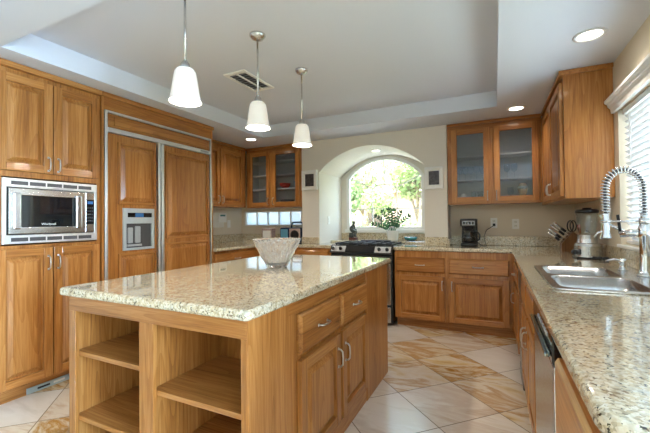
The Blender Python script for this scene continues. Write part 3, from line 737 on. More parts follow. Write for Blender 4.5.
tag(m.build('backsplash', GR, None, (0, 0, 0)), 'granite backsplash strip behind the back right counter and below the sink window', 'backsplash')
m = MB()
m.box(ax0 + .003, ax1 - .003, 4.662, YN - .003, .90, .94, 0, .008); m.box(ax0 + .003, ax1 - .003, YN - .022, YN - .003, .9405, 1.03, 0, .003)
m.box(ax0 + .003, ax1 - .003, 4.70, YN - .003, .0, .899)
tag(m.build('alcove_ledge', GR, None, (0, 0, 0)), 'granite ledge behind the range in the arched alcove', 'ledge')

# ------------------------------------------------------------------ sink, faucet
r = thing('kitchen_sink', 'stainless double bowl sink set in the right countertop', 'sink', ((SX0 + SX1) / 2, (SY0 + SY1) / 2, CT1))
ym = (SY0 + SY1) / 2
b1 = rect(SX0 + .035, SX1 - .115, SY0 + .035, ym - .022); b2 = rect(SX0 + .035, SX1 - .115, ym + .022, SY1 - .035)
m = MB(); slab_z(m, rounded(rect(SX0, SX1, SY0, SY1), [.03] * 4), [rounded(b1, [.05] * 4), rounded(b2, [.05] * 4)], CT1 + .0005, CT1 + .009, .003)
m.build('rim', STEEL, r)
for b in (b1, b2):
    m = MB(); me_pts = [rounded(rect(b[0][0] + i, b[1][0] - i, b[0][1] + i, b[2][1] - i), [.05 + e] * 4) for i, e in ((0, 0), (.006, 0), (.012, 0), (.05, 0))]
    zz = [CT1 + .006, CT1 - .08, CT1 - .165, CT1 - .185]
    rings = [[m.bm.verts.new((p[0], p[1], z)) for p in pts] for pts, z in zip(me_pts, zz)]
    n_ = len(rings[0])
    for A, B in zip(rings, rings[1:]):
        for i in range(n_): m.bm.faces.new((A[i], A[(i + 1) % n_], B[(i + 1) % n_], B[i]))
    m.bm.faces.new(rings[-1])
    m._done([v for q in rings for v in q], 0, True)
    bo = m.build('bowl', STEEL, r)
    sm = bo.modifiers.new('thickness', 'SOLIDIFY'); sm.thickness = .0015
    c = ((b[0][0] + b[1][0]) / 2, (b[0][1] + b[2][1]) / 2)
    m = MB(); m.lathe([(.0, 0), (.042, 0), (.042, .003), (.03, .004), (.0, .002)], (c[0], c[1], CT1 - .184)); m.build('drain', CHROME, bo)

r = thing('spring_faucet', 'tall chrome spring-coil faucet behind the double sink', 'faucet', (.665, 2.335, CT1 + .009))
bx, by, bz = .685, 2.325, CT1 + .0095
m = MB(); m.lathe([(.034, 0), (.034, .008), (.027, .014), (.024, .03), (.022, .10), (.022, .19), (.027, .20), (.027, .25), (.02, .26), (.016, .30), (.016, .32)], (bx, by, bz)); m.build('post', CHROME, r)
path = []
R_ = .082; dirv = Vector((-1.0, -.10, 0)).normalized(); ztop_ = bz + .45
for k in range(9): path.append(Vector((bx, by, bz + .31 + (ztop_ - bz - .31) * k / 8)))
for k in range(1, 25):
    a = math.pi * k / 24; path.append(Vector((bx, by, ztop_)) + dirv * (R_ - R_ * math.cos(a)) + Vector((0, 0, .098 * math.sin(a))))
for k in range(1, 6): path.append(Vector((bx, by, 0)) + dirv * 2 * R_ + Vector((0, 0, ztop_ - .125 * k / 5)))
m = MB(); m.tube(path, .0075, 8); m.build('hose', DARKGREY, r)
# coil
Ls = [0]
for a, b in zip(path, path[1:]): Ls.append(Ls[-1] + (b - a).length)
def at(s_):
    for i in range(len(path) - 1):
        if Ls[i + 1] >= s_ or i == len(path) - 2:
            f = (s_ - Ls[i]) / (Ls[i + 1] - Ls[i]); return path[i].lerp(path[i + 1], f), (path[i + 1] - path[i]).normalized()
turns = 36; N = turns * 10; side = dirv.cross(Vector((0, 0, 1))).normalized(); hp = []
for k in range(N + 1):
    p, t_ = at(Ls[-1] * k / N); n2 = side.cross(t_).normalized(); a = 2 * math.pi * turns * k / N
    hp.append(p + (side * math.cos(a) + n2 * math.sin(a)) * .0175)
m = MB(); m.tube(hp, .0036, 6); m.build('coil', CHROME, r)
e = path[-1]
m = MB(); m.lathe([(.012, 0), (.015, -.01), (.015, -.06), (.018, -.07), (.017, -.105), (.025, -.128), (.025, -.134), (.0, -.134)], tuple(e)); m.tube([e + Vector((.0, 0, -.09)), e + dirv * .035 + Vector((0, 0, -.105)), e + dirv * .05 + Vector((0, 0, -.13))], .006, 6); m.build('spray_head', CHROME, r)
m = MB(); az = e.z - .045
m.tube([Vector((bx, by, az)), Vector((bx, by, az)) + dirv * (2 * R_ - .015)], .0055, 8); m.lathe([(.0225, 0), (.0225, .016)], (e.x, e.y, az - .008)); m.lathe([(.022, 0), (.022, .03)], (bx, by, az - .015)); m.build('docking_arm', CHROME, r)
m = MB(); vz = bz + .215
m.tube([Vector((bx, by, vz)), Vector((bx - .05, by + .03, vz)), Vector((bx - .085, by + .05, vz - .003))], .019, 12)
m.tube([Vector((bx - .05, by + .03, vz)), Vector((bx - .12, by + .10, vz + .045)), Vector((bx - .155, by + .12, vz + .10))], .0085, 8); m.build('spout', CHROME, r)
m = MB(); m.tube([Vector((bx - .085, by + .05, vz)), Vector((bx - .09, by + .05, vz + .05)), Vector((bx - .095, by + .05, vz + .10))], .0075, 8); m.build('lever', BLACK, r)
r = thing('soap_dispenser', 'short chrome soap dispenser beside the spring faucet', 'soap dispenser', (.652, 2.55, CT1 + .009))
m = MB(); m.lathe([(.024, 0), (.024, .006), (.017, .012), (.015, .035), (.019, .04), (.019, .058), (.012, .066), (0, .068)], (.652, 2.55, CT1 + .0095)); m.build('body', CHROME, r)
m = MB(); m.tube([(.652, 2.55, CT1 + .062), (.61, 2.555, CT1 + .07), (.575, 2.56, CT1 + .058)], .0065, 8); m.build('nozzle', CHROME, r)

# ------------------------------------------------------------------ blinds
r = thing('window_blind', 'white horizontal slat blind in the sink window', 'blind', (XR + .05, 2.29, 1.05))
m = MB(); m.box(XR + .02, XR + .075, 1.535, 3.05, 1.925, 1.962, 0, .004); m.build('headrail', SLAT, r)
m = MB(); k = 0; z = 1.90
while z > 1.085:
    m.T = Matrix.Translation((XR + .047, 0, z)) @ Matrix.Rotation(math.radians(45), 4, 'Y'); m.box(-.025, .025, 1.54, 3.045, -.0014, .0014); z -= .0405
m.T = Matrix(); m.build('slats', SLAT, r)
m = MB(); m.box(XR + .025, XR + .07, 1.54, 3.045, 1.052, 1.068, 0, .004); m.build('bottom_rail', SLAT, r)
m = MB()
for y in (1.7, 2.3, 2.9): m.tube([(XR + .018, y, 1.93), (XR + .018, y, 1.06)], .0012, 5)
m.build('ladder_cords', SLAT, r)

# ------------------------------------------------------------------ range
r = thing('kitchen_range', 'black and steel range below the arched alcove window', 'range', (-1.46, 4.3, 0))
x0, x1 = -1.853, -1.072
m = MB(); m.box(x0, x1, 4.02, 4.652, .03, .86); m.build('body', BLACK, r)
m = MB(); m.box(x0 + .01, x1 - .02, 3.985, 4.019, .245, .80, 0, .006); d = m.build('oven_door', STEEL, r)
m = MB(); m.box(x0 + .13, x1 - .13, 3.981, 3.986, .36, .70); m.build('window', BLACKG, d)
m = MB(); m.tube([(x0 + .07, 3.985, .765), (x0 + .08, 3.945, .765), (x1 - .09, 3.945, .765), (x1 - .08, 3.985, .765)], .011, 10); m.build('handle', BLACK, d)
m = MB(); m.box(x0 + .012, x1 - .022, 3.980, 3.9845, .725, .798); m.build('upper_panel', BLACKG, d)
m = MB(); m.box(x0 + .01, x1 - .02, 3.985, 4.019, .045, .22, 0, .006); m.build('drawer', STEEL, r)
m = MB(); m.prism([(0, 0)] * 0 or [(3.975, .815), (4.019, .815), (4.06, .925), (4.03, .925)], 0, 1) if False else None
P_ = [(3.972, .835), (4.019, .825), (4.075, .914), (4.035, .918)]
M = Matrix(((0, 0, 1, 0), (1, 0, 0, 0), (0, 1, 0, 0), (0, 0, 0, 1))); m.T = M; m.prism(P_, x0, x1); m.T = Matrix(); cp = m.build('control_panel', BLACK, r)
dn = Vector((0, -(.918 - .835), (4.035 - 3.972))).normalized()
def onpanel(x, f, off): return Vector((x, 3.972 + f * .063, .835 + f * .083)) + dn * off
for a, b in ((x0 + .015, x0 + .20), (x1 - .21, x1 - .015)):
    m = MB(); q = [onpanel(a, .12, .002), onpanel(b, .12, .002), onpanel(b, .92, .002), onpanel(a, .92, .002)]
    A = [m.bm.verts.new(p) for p in q]; B = [m.bm.verts.new(p - dn * .006) for p in q]
    for i in range(4): m.bm.faces.new((A[i], A[(i + 1) % 4], B[(i + 1) % 4], B[i]))
    m.bm.faces.new(A); m.bm.faces.new(B[::-1])
    m.build('steel_fascia', STEEL_S, cp)
for x in (-1.815, -1.715, -1.225, -1.13):
    m = MB(); a = onpanel(x, .5, .0); m.tube([a, a + dn * .012, a + dn * .028], .02, 14, radii=[.022, .02, .017]); m.build('knob', BLACK, r)
m = MB(); m.box(x0, x1, 4.04, 4.655, .861, .925, 0, .006); ck = m.build('cooktop', BLACKG, r)
m = MB(); m.box(x0 + .18, x1 - .18, 4.60, 4.655, .9255, .955, 0, .006); m.build('rear_vent', BLACK, r)
for gx in (x0 + .03, (x0 + x1) / 2 + .01):
    m = MB(); gw = (x1 - x0) / 2 - .04
    for k in range(4): m.box(gx + gw * k / 3 - .006, gx + gw * k / 3 + .006, 4.09, 4.58, .931, .945, 0, .003)
    for k in range(4): yy = 4.096 + k * .159; m.box(gx, gx + gw, yy - .006, yy + .006, .930, .944, 0, .003)
    for a in (gx + .01, gx + gw - .01):
        for b in (4.1, 4.57): m.box(a - .007, a + .007, b - .007, b + .007, .9255, .932)
    m.build('grate', IRON, r)

# things on the alcove ledge
LZ = .9405
r = thing('plant_pot', 'white pot with a glossy green plant on the alcove ledge', 'potted plant', (-1.30, 4.90, LZ))
m = MB(); m.lathe([(.066, 0), (.072, .01), (.088, .13), (.09, .138), (.082, .138), (.078, .118), (0, .116)], (-1.30, 4.90, LZ)); m.build('pot', CERAMIC, r)
m = MB(); ml = MB(); rnd = random.Random(5)
def leaflet(mb, p, d, up, L, W):
    d = d.normalized(); s_ = d.cross(up).normalized(); n3 = s_.cross(d)
    pts = [p, p + d * L * .35 + s_ * W, p + d * L * .72 + s_ * W * .7, p + d * L + n3 * -.006, p + d * L * .72 - s_ * W * .7, p + d * L * .35 - s_ * W]
    mid = [p, p + d * L * .35 - n3 * .004, p + d * L * .72 - n3 * .004]
    vs1 = [mb.bm.verts.new(q) for q in pts]; vm = [mb.bm.verts.new(q) for q in mid[1:]]
    for f in ((vs1[0], vs1[1], vm[0]), (vs1[1], vs1[2], vm[1], vm[0]), (vs1[2], vs1[3], vm[1]), (vs1[0], vm[0], vs1[5]), (vm[0], vm[1], vs1[4], vs1[5]), (vm[1], vs1[3], vs1[4])):
        mb.bm.faces.new(f).smooth = True
stems = [(-.95, .05, .27, .75), (-.55, .1, .31, .42), (-.25, -.1, .31, .12), (.1, .1, .29, .05), (.55, -.1, .29, .34), (.9, .0, .26, .72), (-1.2, -.2, .17, 1.3)]
for dx, dy, L, lean in stems:
    p0 = Vector((-1.30 + dx * .03, 4.90 + dy * .05, LZ + .115)); hd = Vector((dx, dy, 0)).normalized(); pts = []
    for k in range(9):
        s_ = k / 8; pts.append(p0 + Vector((0, 0, L * s_ * (1 - .25 * lean * s_))) + hd * (lean * L * s_ * (.4 + .6 * s_)))
    m.tube(pts, .004, 6, radii=[.006 - .004 * k / 8 for k in range(9)])
    for k in range(2, 9):
        t_ = (pts[k] - pts[k - 1]).normalized(); sd_ = t_.cross(Vector((rnd.uniform(-.4, .4), 1, rnd.uniform(-.3, .3)))).normalized()
        for sg in (-1, 1): leaflet(ml, pts[k], t_ * .9 + sd_ * sg * .75, t_.cross(sd_) + Vector((0, -.4, .1)), rnd.uniform(.05, .065), rnd.uniform(.011, .015))
    leaflet(ml, pts[-1], pts[-1] - pts[-2], Vector((0, -1, .2)), .06, .016)
m.build('stems', STEMG, r); lf = ml.build('leaves', LEAFG, r, normals=False); so = lf.modifiers.new('thickness', 'SOLIDIFY'); so.thickness = .0012
m = MB(); m.lathe([(.076, 0), (0, .002)], (-1.30, 4.90, LZ + .117)); m.build('soil', plain('dark_soil', (.03, .02, .015), .9), r)

r = thing('figurine', 'dark bronze figurine of a seated thinking figure on the alcove ledge', 'figurine', (-1.885, 4.87, LZ))
m = MB(); m.box(-1.94, -1.83, 4.825, 4.92, LZ, LZ + .035, 0, .006); m.build('base', plain('dark_red_stone', (.12, .03, .025), .4, noise=.3), r)
def skin(name, mat, parent, pts, edges, radii, root=0):
    me = bpy.data.meshes.new(name); me.from_pydata([tuple(Vector(p) - ORG[parent]) for p in pts], edges, []); me.materials.append(mat)
    o_ = bpy.data.objects.new(name, me); COL.objects.link(o_); o_.parent = parent; ORG[o_] = ORG[parent]
    sk = o_.modifiers.new('skin', 'SKIN')
    for i, rr in enumerate(radii):
        v = me.skin_vertices[0].data[i]; v.radius = (rr, rr) if not isinstance(rr, tuple) else rr; v.use_root = (i == root)
    sk.use_smooth_shade = True
    sb = o_.modifiers.new('smooth', 'SUBSURF'); sb.levels = 2; sb.render_levels = 2
    return o_
fx, fy, fz = -1.885, 4.872, LZ + .034
# pelvis, belly, chest, neck, head, head top, L hip.. knee.. foot, R .., L shoulder elbow hand, R shoulder elbow hand
pts = [(fx - .025, fy, fz + .055), (fx - .03, fy, fz + .09), (fx - .012, fy, fz + .125), (fx + .006, fy, fz + .145), (fx + .012, fy - .002, fz + .168), (fx + .008, fy, fz + .19),
       (fx + .0, fy - .02, fz + .062), (fx + .035, fy - .022, fz + .075), (fx + .02, fy - .022, fz + .03), (fx + .036, fy - .024, fz + .006),
       (fx + .0, fy + .02, fz + .058), (fx + .035, fy + .022, fz + .068), (fx + .015, fy + .022, fz + .028), (fx + .032, fy + .024, fz + .006),
       (fx - .008, fy - .03, fz + .125), (fx + .012, fy - .036, fz + .095), (fx + .03, fy - .02, fz + .115), (fx + .022, fy - .010, fz + .142),
       (fx - .008, fy + .03, fz + .122), (fx + .01, fy + .036, fz + .092), (fx + .036, fy + .014, fz + .082)]
ed = [(0, 1), (1, 2), (2, 3), (3, 4), (4, 5), (0, 6), (6, 7), (7, 8), (8, 9), (0, 10), (10, 11), (11, 12), (12, 13), (2, 14), (14, 15), (15, 16), (16, 17), (2, 18), (18, 19), (19, 20)]
rad = [q * 1.4 for q in (.026, .024, .026, .012, .021, .016, .017, .013, .010, .008, .017, .013, .010, .008, .013, .009, .008, .007, .013, .009, .007)]
pts = [tuple(Vector((fx, fy, fz)) + 1.3 * (Vector(p) - Vector((fx, fy, fz)))) for p in pts]
skin('figure', BRONZE, r, pts, ed, rad)
m = MB(); m.lathe([(.036, 0), (.04, .012), (.032, .058), (.025, .066)], (fx - .03, fy, fz + .0005), 12); m.build('rock_seat', BRONZE, r)

r = thing('shallow_dish', 'small teal dish with a red spot on the ledge, right of the potted plant', 'dish', (-1.05, 4.9, LZ))
m = MB(); m.lathe([(.05, 0), (.08, .012), (.095, .045), (.09, .048), (.075, .018), (0, .012)], (-1.05, 4.90, LZ)); m.build('bowl', TEAL, r)
m = MB(); m.sphere((-1.08, 4.88, LZ + .034), .022, 0, (1.2, 1, .7)); m.build('red_filling', RED, r)

# ------------------------------------------------------------------ island
IX0, IX1, IY0, IY1 = -1.905, -.767, .978, 2.838
r = thing('kitchen_island', 'large oak kitchen island with open shelves, drawers and doors', 'kitchen island', (-1.34, 1.9, 0))
bx0, bx1, by0, by1, bt = -1.887, -.807, 1.02, 2.80, .872
m = MB()
m.box(bx0, bx0 + .018, by0 + .02, by1, .0, bt); m.box(bx0 + .018, bx1 - .02, by1 - .018, by1, 0, bt)
m.box(bx1 - .02, bx1, by0 + .02, by1, 0, bt)
m.box(bx0 + .018, bx1 - .02, 1.46, 1.478, .0, bt)
m.box(-1.345, -1.325, by0 + .02, 1.46, .0, bt)
m.build('carcass', WV, r)
m = MB()
for a, b in ((bx0, -1.838), (-1.379, -1.292), (-.834, bx1)): m.box(a, b, by0, by0 + .0195, 0, .798, 0, .002)
m.box(bx0, bx1, by0, by0 + .0195, .798, bt, 1, .002); m.box(-1.838, -1.379, by0, by0 + .0195, 0, .09, 1); m.box(-1.292, -.834, by0, by0 + .0195, 0, .09, 1)
m.build('face_frame', [WV, WX], r)
for a, b, z, nm in ((bx0 + .019, -1.346, .598, 'shelf'), (-1.324, bx1 - .021, .515, 'shelf'), (bx0 + .019, -1.346, .285, 'shelf'), (-1.324, bx1 - .021, .215, 'shelf')):
    m = MB(); m.box(a, b, by0 + .021, 1.459, z - .022, z, 0, .002); m.build(nm, WX, r)
# side facing the sink
T0 = (bx1, 0, 0)
m = MB(); m.T = face_T('+x', T0); m.box(by0 + .002, 1.30, .0, bt, .0, .006, 0, .001); m.build('end_stile', WV, r)
m = MB(); m.T = face_T('+x', T0); m.box(2.29, by1, .0, bt, .0, .012, 0, .002); m.build('end_panel', WV, r)
m = MB(); m.T = face_T('+x', T0); m.box(1.3005, 2.2895, .0, .09, .0, .006, 1); m.box(1.3005, 2.2895, .815, bt, 0, .004, 1); m.box(1.3005, 1.36, .0905, .8145, 0, .004); m.box(1.80, 1.855, .0905, .8145, 0, .004); m.box(2.255, 2.2895, .0905, .8145, 0, .004); m.build('face_frame', [WV, WY], r)
o = (bx1 + .001, 0, 0)
drawer(r, '+x', o, 1.37, 1.808, .625, .805); drawer(r, '+x', o, 1.845, 2.265, .625, .805)
door(r, '+x', o, 1.37, 1.808, .11, .60, 1.775, .475); door(r, '+x', o, 1.845, 2.265, .11, .60, 1.878, .475)
m = MB(); slab_z(m, rounded(rect(IX0, IX1, IY0, IY1), [.025] * 4), [], .875, .915, .014)
tag(m.build('countertop', GR, None, (0, 0, 0)), 'polished granite slab topping the kitchen island', 'countertop')

# cut glass bowl
bc = (-1.326, 2.005, .9155)
m = MB()
outer = [(.0, 0), (.062, 0), (.072, .006), (.074, .016), (.085, .035), (.100, .06), (.114, .085), (.128, .11), (.141, .135), (.153, .160), (.162, .178), (.165, .188)]
inner = [(.159, .190), (.153, .178), (.144, .160), (.131, .135), (.118, .11), (.104, .085), (.090, .06), (.076, .038), (.055, .026), (0, .024)]
def cut(k, a):
    if 3 <= k <= 10: return .0050 * (abs(math.sin(7 * a + .55 * k)) + abs(math.sin(7 * a - .55 * k))) - .005
    if k in (11, 12): return .004 * math.cos(24 * a)
    return 0
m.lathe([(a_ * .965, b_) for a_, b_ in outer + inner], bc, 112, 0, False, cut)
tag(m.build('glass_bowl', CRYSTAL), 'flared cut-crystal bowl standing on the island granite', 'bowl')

# ------------------------------------------------------------------ pendants, ceiling fittings
def pendant(label, x, y):
    r = thing('pendant_lamp', label, 'pendant lamp', (x, y, 1.85), 'pendant lamps over the island')
    m = MB(); m.lathe([(0, 0), (.054, 0), (.054, -.008), (.040, -.026), (.014, -.036), (0, -.036)], (x, y, ZT - .0005)); m.build('canopy', STEEL, r)
    m = MB(); m.tube([(x, y, ZT - .03), (x, y, 2.05)], .0065, 10); m.build('rod', STEEL, r)
    m = MB(); m.lathe([(.007, .05), (.022, .03), (.026, .0), (.02, -.01)], (x, y, 2.022)); m.build('socket_cap', STEEL, r)
    m = MB(); pr = [(.020, 2.004), (.042, 2.000), (.053, 1.985), (.058, 1.96), (.064, 1.92), (.070, 1.875), (.075, 1.85), (.083, 1.828)]
    m.lathe(pr + [(a - .004, b) for a, b in pr[::-1]], (x, y, .022), 36, close=True); m.build('lamp_shade', SHADE, r)
    m = MB(); m.sphere((x, y, 1.955), .026, 0, (1, 1, 1.3)); m.build('bulb', LAMP, r)
    ld = bpy.data.lights.new('pendant_glow', 'POINT'); ld.energy = 12; ld.color = (1, .88, .72); ld.shadow_soft_size = .03
    lo = bpy.data.objects.new('pendant_glow', ld); COL.objects.link(lo); lo.location = (x, y, 1.875)
pendant('nearest pendant lamp with white bell shade, in front of the refrigerator', -1.45, 1.345)
pendant('middle pendant lamp with white bell shade, below the ceiling vent', -1.427, 1.944)
pendant('farthest pendant lamp with white bell shade, by the arched alcove', -1.435, 2.561)
def downlight(label, x, y, z, rr=.085, power=11):
    r = thing('recessed_light', label, 'ceiling light', (x, y, z - .02), 'recessed ceiling lights')
    m = MB(); m.lathe([(rr, 0), (rr, -.006), (rr * .82, -.009), (rr * .74, -.002), (rr * .74, 0)], (x, y, z - .0006)); m.build('trim_ring', P_WHITE, r)
    m = MB(); m.lathe([(0, -.003), (rr * .72, -.003), (rr * .72, -.0012), (0, -.0012)], (x, y, z)); m.build('lens', LAMP, r)
    ld = bpy.data.lights.new('downlight_beam', 'SPOT'); ld.energy = power; ld.color = (1, .90, .78); ld.spot_size = math.radians(130); ld.spot_blend = .8; ld.shadow_soft_size = .06
    lo = bpy.data.objects.new('downlight_beam', ld); COL.objects.link(lo); lo.location = (x, y, z - .02)
downlight('recessed ceiling light nearest the sink window', .53, 2.60, ZS)
downlight('recessed ceiling light in front of the right glass-door cabinet', .205, 3.99, ZS)
downlight('recessed ceiling light in front of the left glass-door cabinet', -2.93, 3.83, ZS)
downlight('recessed light in the crown of the arched alcove', -1.46, 4.68, ztop - .001, .07, 8)
r = thing('ceiling_vent', 'white square air vent in the tray ceiling between the pendants', 'vent', (-1.955, 2.55, ZT - .01))
v = [(-2.07, 2.33), (-1.845, 2.33), (-1.845, 2.77), (-2.07, 2.77)]
m = MB(); slab_z(m, v, [rect(-2.045, -1.965, 2.37, 2.73), rect(-1.95, -1.87, 2.37, 2.73)], ZT - .014, ZT - .001, .003); m.build('frame', P_WHITE, r)
m = MB(); m.box(-2.05, -1.865, 2.36, 2.74, ZT - .004, ZT - .001); m.build('duct_opening', DARKGREY, r)
m = MB()
for xx in (-2.005, -1.91):
    for k in range(9): m.T = Matrix.Translation((xx, 2.39 + k * .04, ZT - .008)) @ Matrix.Rotation(math.radians(40), 4, 'X'); m.box(-.039, .039, -.007, .007, -.0008, .0008)
m.T = Matrix(); m.build('louvres', GREYP, r)

# ------------------------------------------------------------------ pictures, plates
def picture(label, x0, x1, z0, z1):
    r = thing('picture_frame', label, 'picture frame', ((x0 + x1) / 2, YK - .03, z0), 'small framed pictures beside the alcove')
    m = MB(); slab_y(m, rect(x0, x1, z0, z1), [rect(x0 + .028, x1 - .028, z0 + .028, z1 - .028)], YK - .045, YK - .002, .004); m.build('frame', P_WHITE, r)
    m = MB(); m.box(x0 + .027, x1 - .027, YK - .03, YK - .012, z0 + .027, z1 - .027); m.build('mat_board', WHITEP, r)
    m = MB(); dx, dz = (x1 - x0) * .22, (z1 - z0) * .19; m.box(x0 + dx, x1 - dx, YK - .032, YK - .0295, z0 + dz, z1 - dz); m.build('print', PHOTO, r)
picture('white framed dark print on the wall left of the alcove', -2.412, -2.178, 1.65, 1.92)
picture('white framed dark print on the wall right of the alcove', -.745, -.535, 1.585, 1.845)
def plate(name, label, face, o, kind):
    r = thing(name, label, 'electrical outlet' if kind == 'outlet' else 'light switch', o, 'wall plates')
    m = MB(); m.T = face_T(face, o); m.box(-.036, .036, -.058, .058, .001, .007, 0, .003); m.build('cover_plate', WHITEP, r)
    if kind == 'outlet':
        for v in (-.022, .022):
            m = MB(); m.T = face_T(face, o); m.box(-.016, .016, v - .014, v + .014, .0065, .009, 0, .002)
            for u in (-.006, .006): m.box(u - .0012, u + .0012, v - .003, v + .006, .0088, .0094, 1)
            m.build('socket', [ALMOND, BLACK], r)
    else:
        m = MB(); m.T = face_T(face, o); m.box(-.015, .015, -.03, .03, .0065, .010, 0, .002); m.build('rocker', WHITEP, r)
    return r
plate('wall_outlet', 'white outlet above the counter with the coffee maker plugged in', '-y', (-.012, YB, 1.178), 'outlet')
plate('wall_outlet', 'white empty outlet right of the one with the black cord', '-y', (.212, YB, 1.165), 'outlet')
plate('light_switch', 'white switch plate inside the alcove, on its left side wall', '+x', (ax0, 4.62, 1.23), 'switch')
plate('light_switch', 'white switch plate on the left wall beside the intercom panel', '+x', (XL, 4.29, 1.19), 'switch')
plate('light_switch', 'white switch plate on the right wall behind the blender', '-x', (XR, 3.30, 1.235), 'switch')
r = thing('intercom_panel', 'almond intercom panel on the left wall above the counter', 'intercom', (XL + .02, 4.0, 1.14))
m = MB(); m.box(XL + .001, XL + .035, 3.80, 4.15, 1.14, 1.36, 0, .008); m.build('housing', ALMOND, r)
m = MB(); m.box(XL + .036, XL + .048, 4.02, 4.19, 1.215, 1.35, 0, .004); h = m.build('control_unit', WHITEP, r)
m = MB(); m.box(XL + .048, XL + .050, 4.05, 4.16, 1.305, 1.33); m.build('display', plain('green_lcd', (.03, .12, .09), .2), h)

# ------------------------------------------------------------------ appliances and small things on the counters
CZ = CT1 + .0005
r = thing('coffee_maker', 'black drip coffee maker on the back right counter', 'coffee maker', (-.27, 4.42, CZ))
x, y = -.272, 4.42
m = MB(); m.box(x - .085, x + .085, y - .12, y + .12, CZ, CZ + .04, 0, .012); m.box(x - .085, x + .085, y + .03, y + .12, CZ + .035, CZ + .25, 0, .012); m.box(x - .09, x + .09, y - .115, y + .12, CZ + .225, CZ + .315, 0, .014)
m.lathe([(.045, .185), (.06, .225)], (x, y - .045, CZ)); m.build('body', BLACK, r)
m = MB(); m.box(x - .065, x + .065, y - .119, y - .113, CZ + .24, CZ + .29, 0, .002); cp = m.build('control_panel', GREYP, r)
for k in range(4): m = MB(); m.box(x - .058 + k * .031, x - .036 + k * .031, y - .1215, y - .118, CZ + .25, CZ + .28); m.build('button', BLACKG, cp)
m = MB(); pr = [(.045, .0), (.064, .012), (.07, .05), (.062, .09), (.05, .112), (.048, .125)]
m.lathe(pr + [(a - .003, b) for a, b in pr[::-1]], (x, y - .045, CZ + .042), 28, close=True); ca = m.build('carafe', THINGLASS, r)
m = MB(); m.lathe([(0, .001), (.058, .012), (.064, .05), (.06, .065), (0, .065)], (x, y - .045, CZ + .042)); m.build('coffee', plain('brewed_coffee', (.02, .018, .02), .05), ca)
m = MB(); m.tube([(x + .05, y - .05, CZ + .155), (x + .10, y - .06, CZ + .155), (x + .115, y - .065, CZ + .13), (x + .11, y - .065, CZ + .08), (x + .085, y - .06, CZ + .065)], .009, 8); m.lathe([(.05, .165), (.05, .178), (0, .18)], (x, y - .045, CZ)); m.build('handle', BLACK, ca)
m = MB(); m.tube([(x + .05, y + .115, CZ + .06), (x + .12, y + .12, CZ + .005), (x + .18, y - .02, CZ + .0045), (x + .165, y + .06, CZ + .05), (x + .15, YB - .03, CZ + .10), (x + .18, YB - .028, CZ + .18), (x + .24, YB - .03, CZ + .22), (x + .262, YB - .02, CZ + .242)], .004, 8)
m.box(x + .246, x + .276, YB - .035, YB - .0105, CZ + .225, CZ + .257, 0, .006); m.build('power_cord', BLACK, r)

# knife block and knives
kx, ky = .605, 3.93
r = thing('knife_block', 'slanted wooden knife block on the corner counter left of the blender', 'knife block', (kx, ky, CZ))
M = Matrix(((1, 0, 0, kx), (0, 0, 1, ky), (0, 1, 0, CZ), (0, 0, 0, 1)))
m = MB(); m.T = M; m.prism([(-.055, 0), (.075, 0), (.095, .135), (.035, .185), (-.055, .075)], -.055, .055)
m.build('block', WB, r)
kd = Vector((-.76, 0, .65)).normalized(); km = Vector((.78 * .0, 0, 0))
kslots = [(.55, -.03, .13, 'long knife in the top slot of the block, handle leaning outward'), (.30, .0, .12, 'steel-handled knife in the middle of the block'), (.1, -.035, .11, 'knife lowest at the front of the block'),
          (.8, .03, .12, 'knife at the back upper edge of the block'), (.32, .038, .11, 'knife on the wall side of the block')]
proto = None
for f, dy, L, lab in kslots:
    p = Vector((kx - .055 + .09 * f, ky + dy, CZ + .075 + .11 * f))
    L *= 1.3; kr = thing('kitchen_knife', lab, 'knife', p, 'knives in the block')
    m = MB(); q = p + kd * .004
    m.tube([q, q + kd * .012, q + kd * .03, q + kd * L * .8, q + kd * L], .011, 8, radii=[.009, .012, .010, .012, .010]); hd_ = m.build('handle', STEEL, kr)
    m = MB(); m.tube([q + kd * .03, q + kd * L * .5], .0128, 8); m.build('grip', BLACK, kr)
r = thing('kitchen_scissors', 'black-handled scissors standing upright behind the knife block', 'scissors', (kx + .05, ky + .02, CZ + .19))
m = MB()
for s_ in (-1, 1): m.tube([(kx + .045 + s_ * .012 + .026 * math.cos(a) * s_ * 0 + .024 * math.cos(a), ky + .075 + s_ * .004, CZ + .235 + .05 * math.sin(a)) for a in [2 * math.pi * k / 16 for k in range(16)]], .006, 7, closed=True)
m.build('handle', BLACK, r)
m = MB(); m.tube([(kx + .055, ky + .075, CZ + .19), (kx + .06, ky + .075, CZ + .004)], .008, 6); m.build('blades', STEEL, r)
r = thing('spatula', 'red-handled utensil standing behind the knife block', 'utensil', (kx + .12, ky + .08, CZ))
m = MB(); m.tube([(kx + .115, ky + .10, CZ), (kx + .11, ky + .095, CZ + .17)], .005, 8); m.build('shaft', STEEL, r)
m = MB(); m.tube([(kx + .11, ky + .095, CZ + .168), (kx + .105, ky + .092, CZ + .215), (kx + .10, ky + .09, CZ + .25)], .012, 10, radii=[.009, .014, .012]); m.build('handle', RED, r)

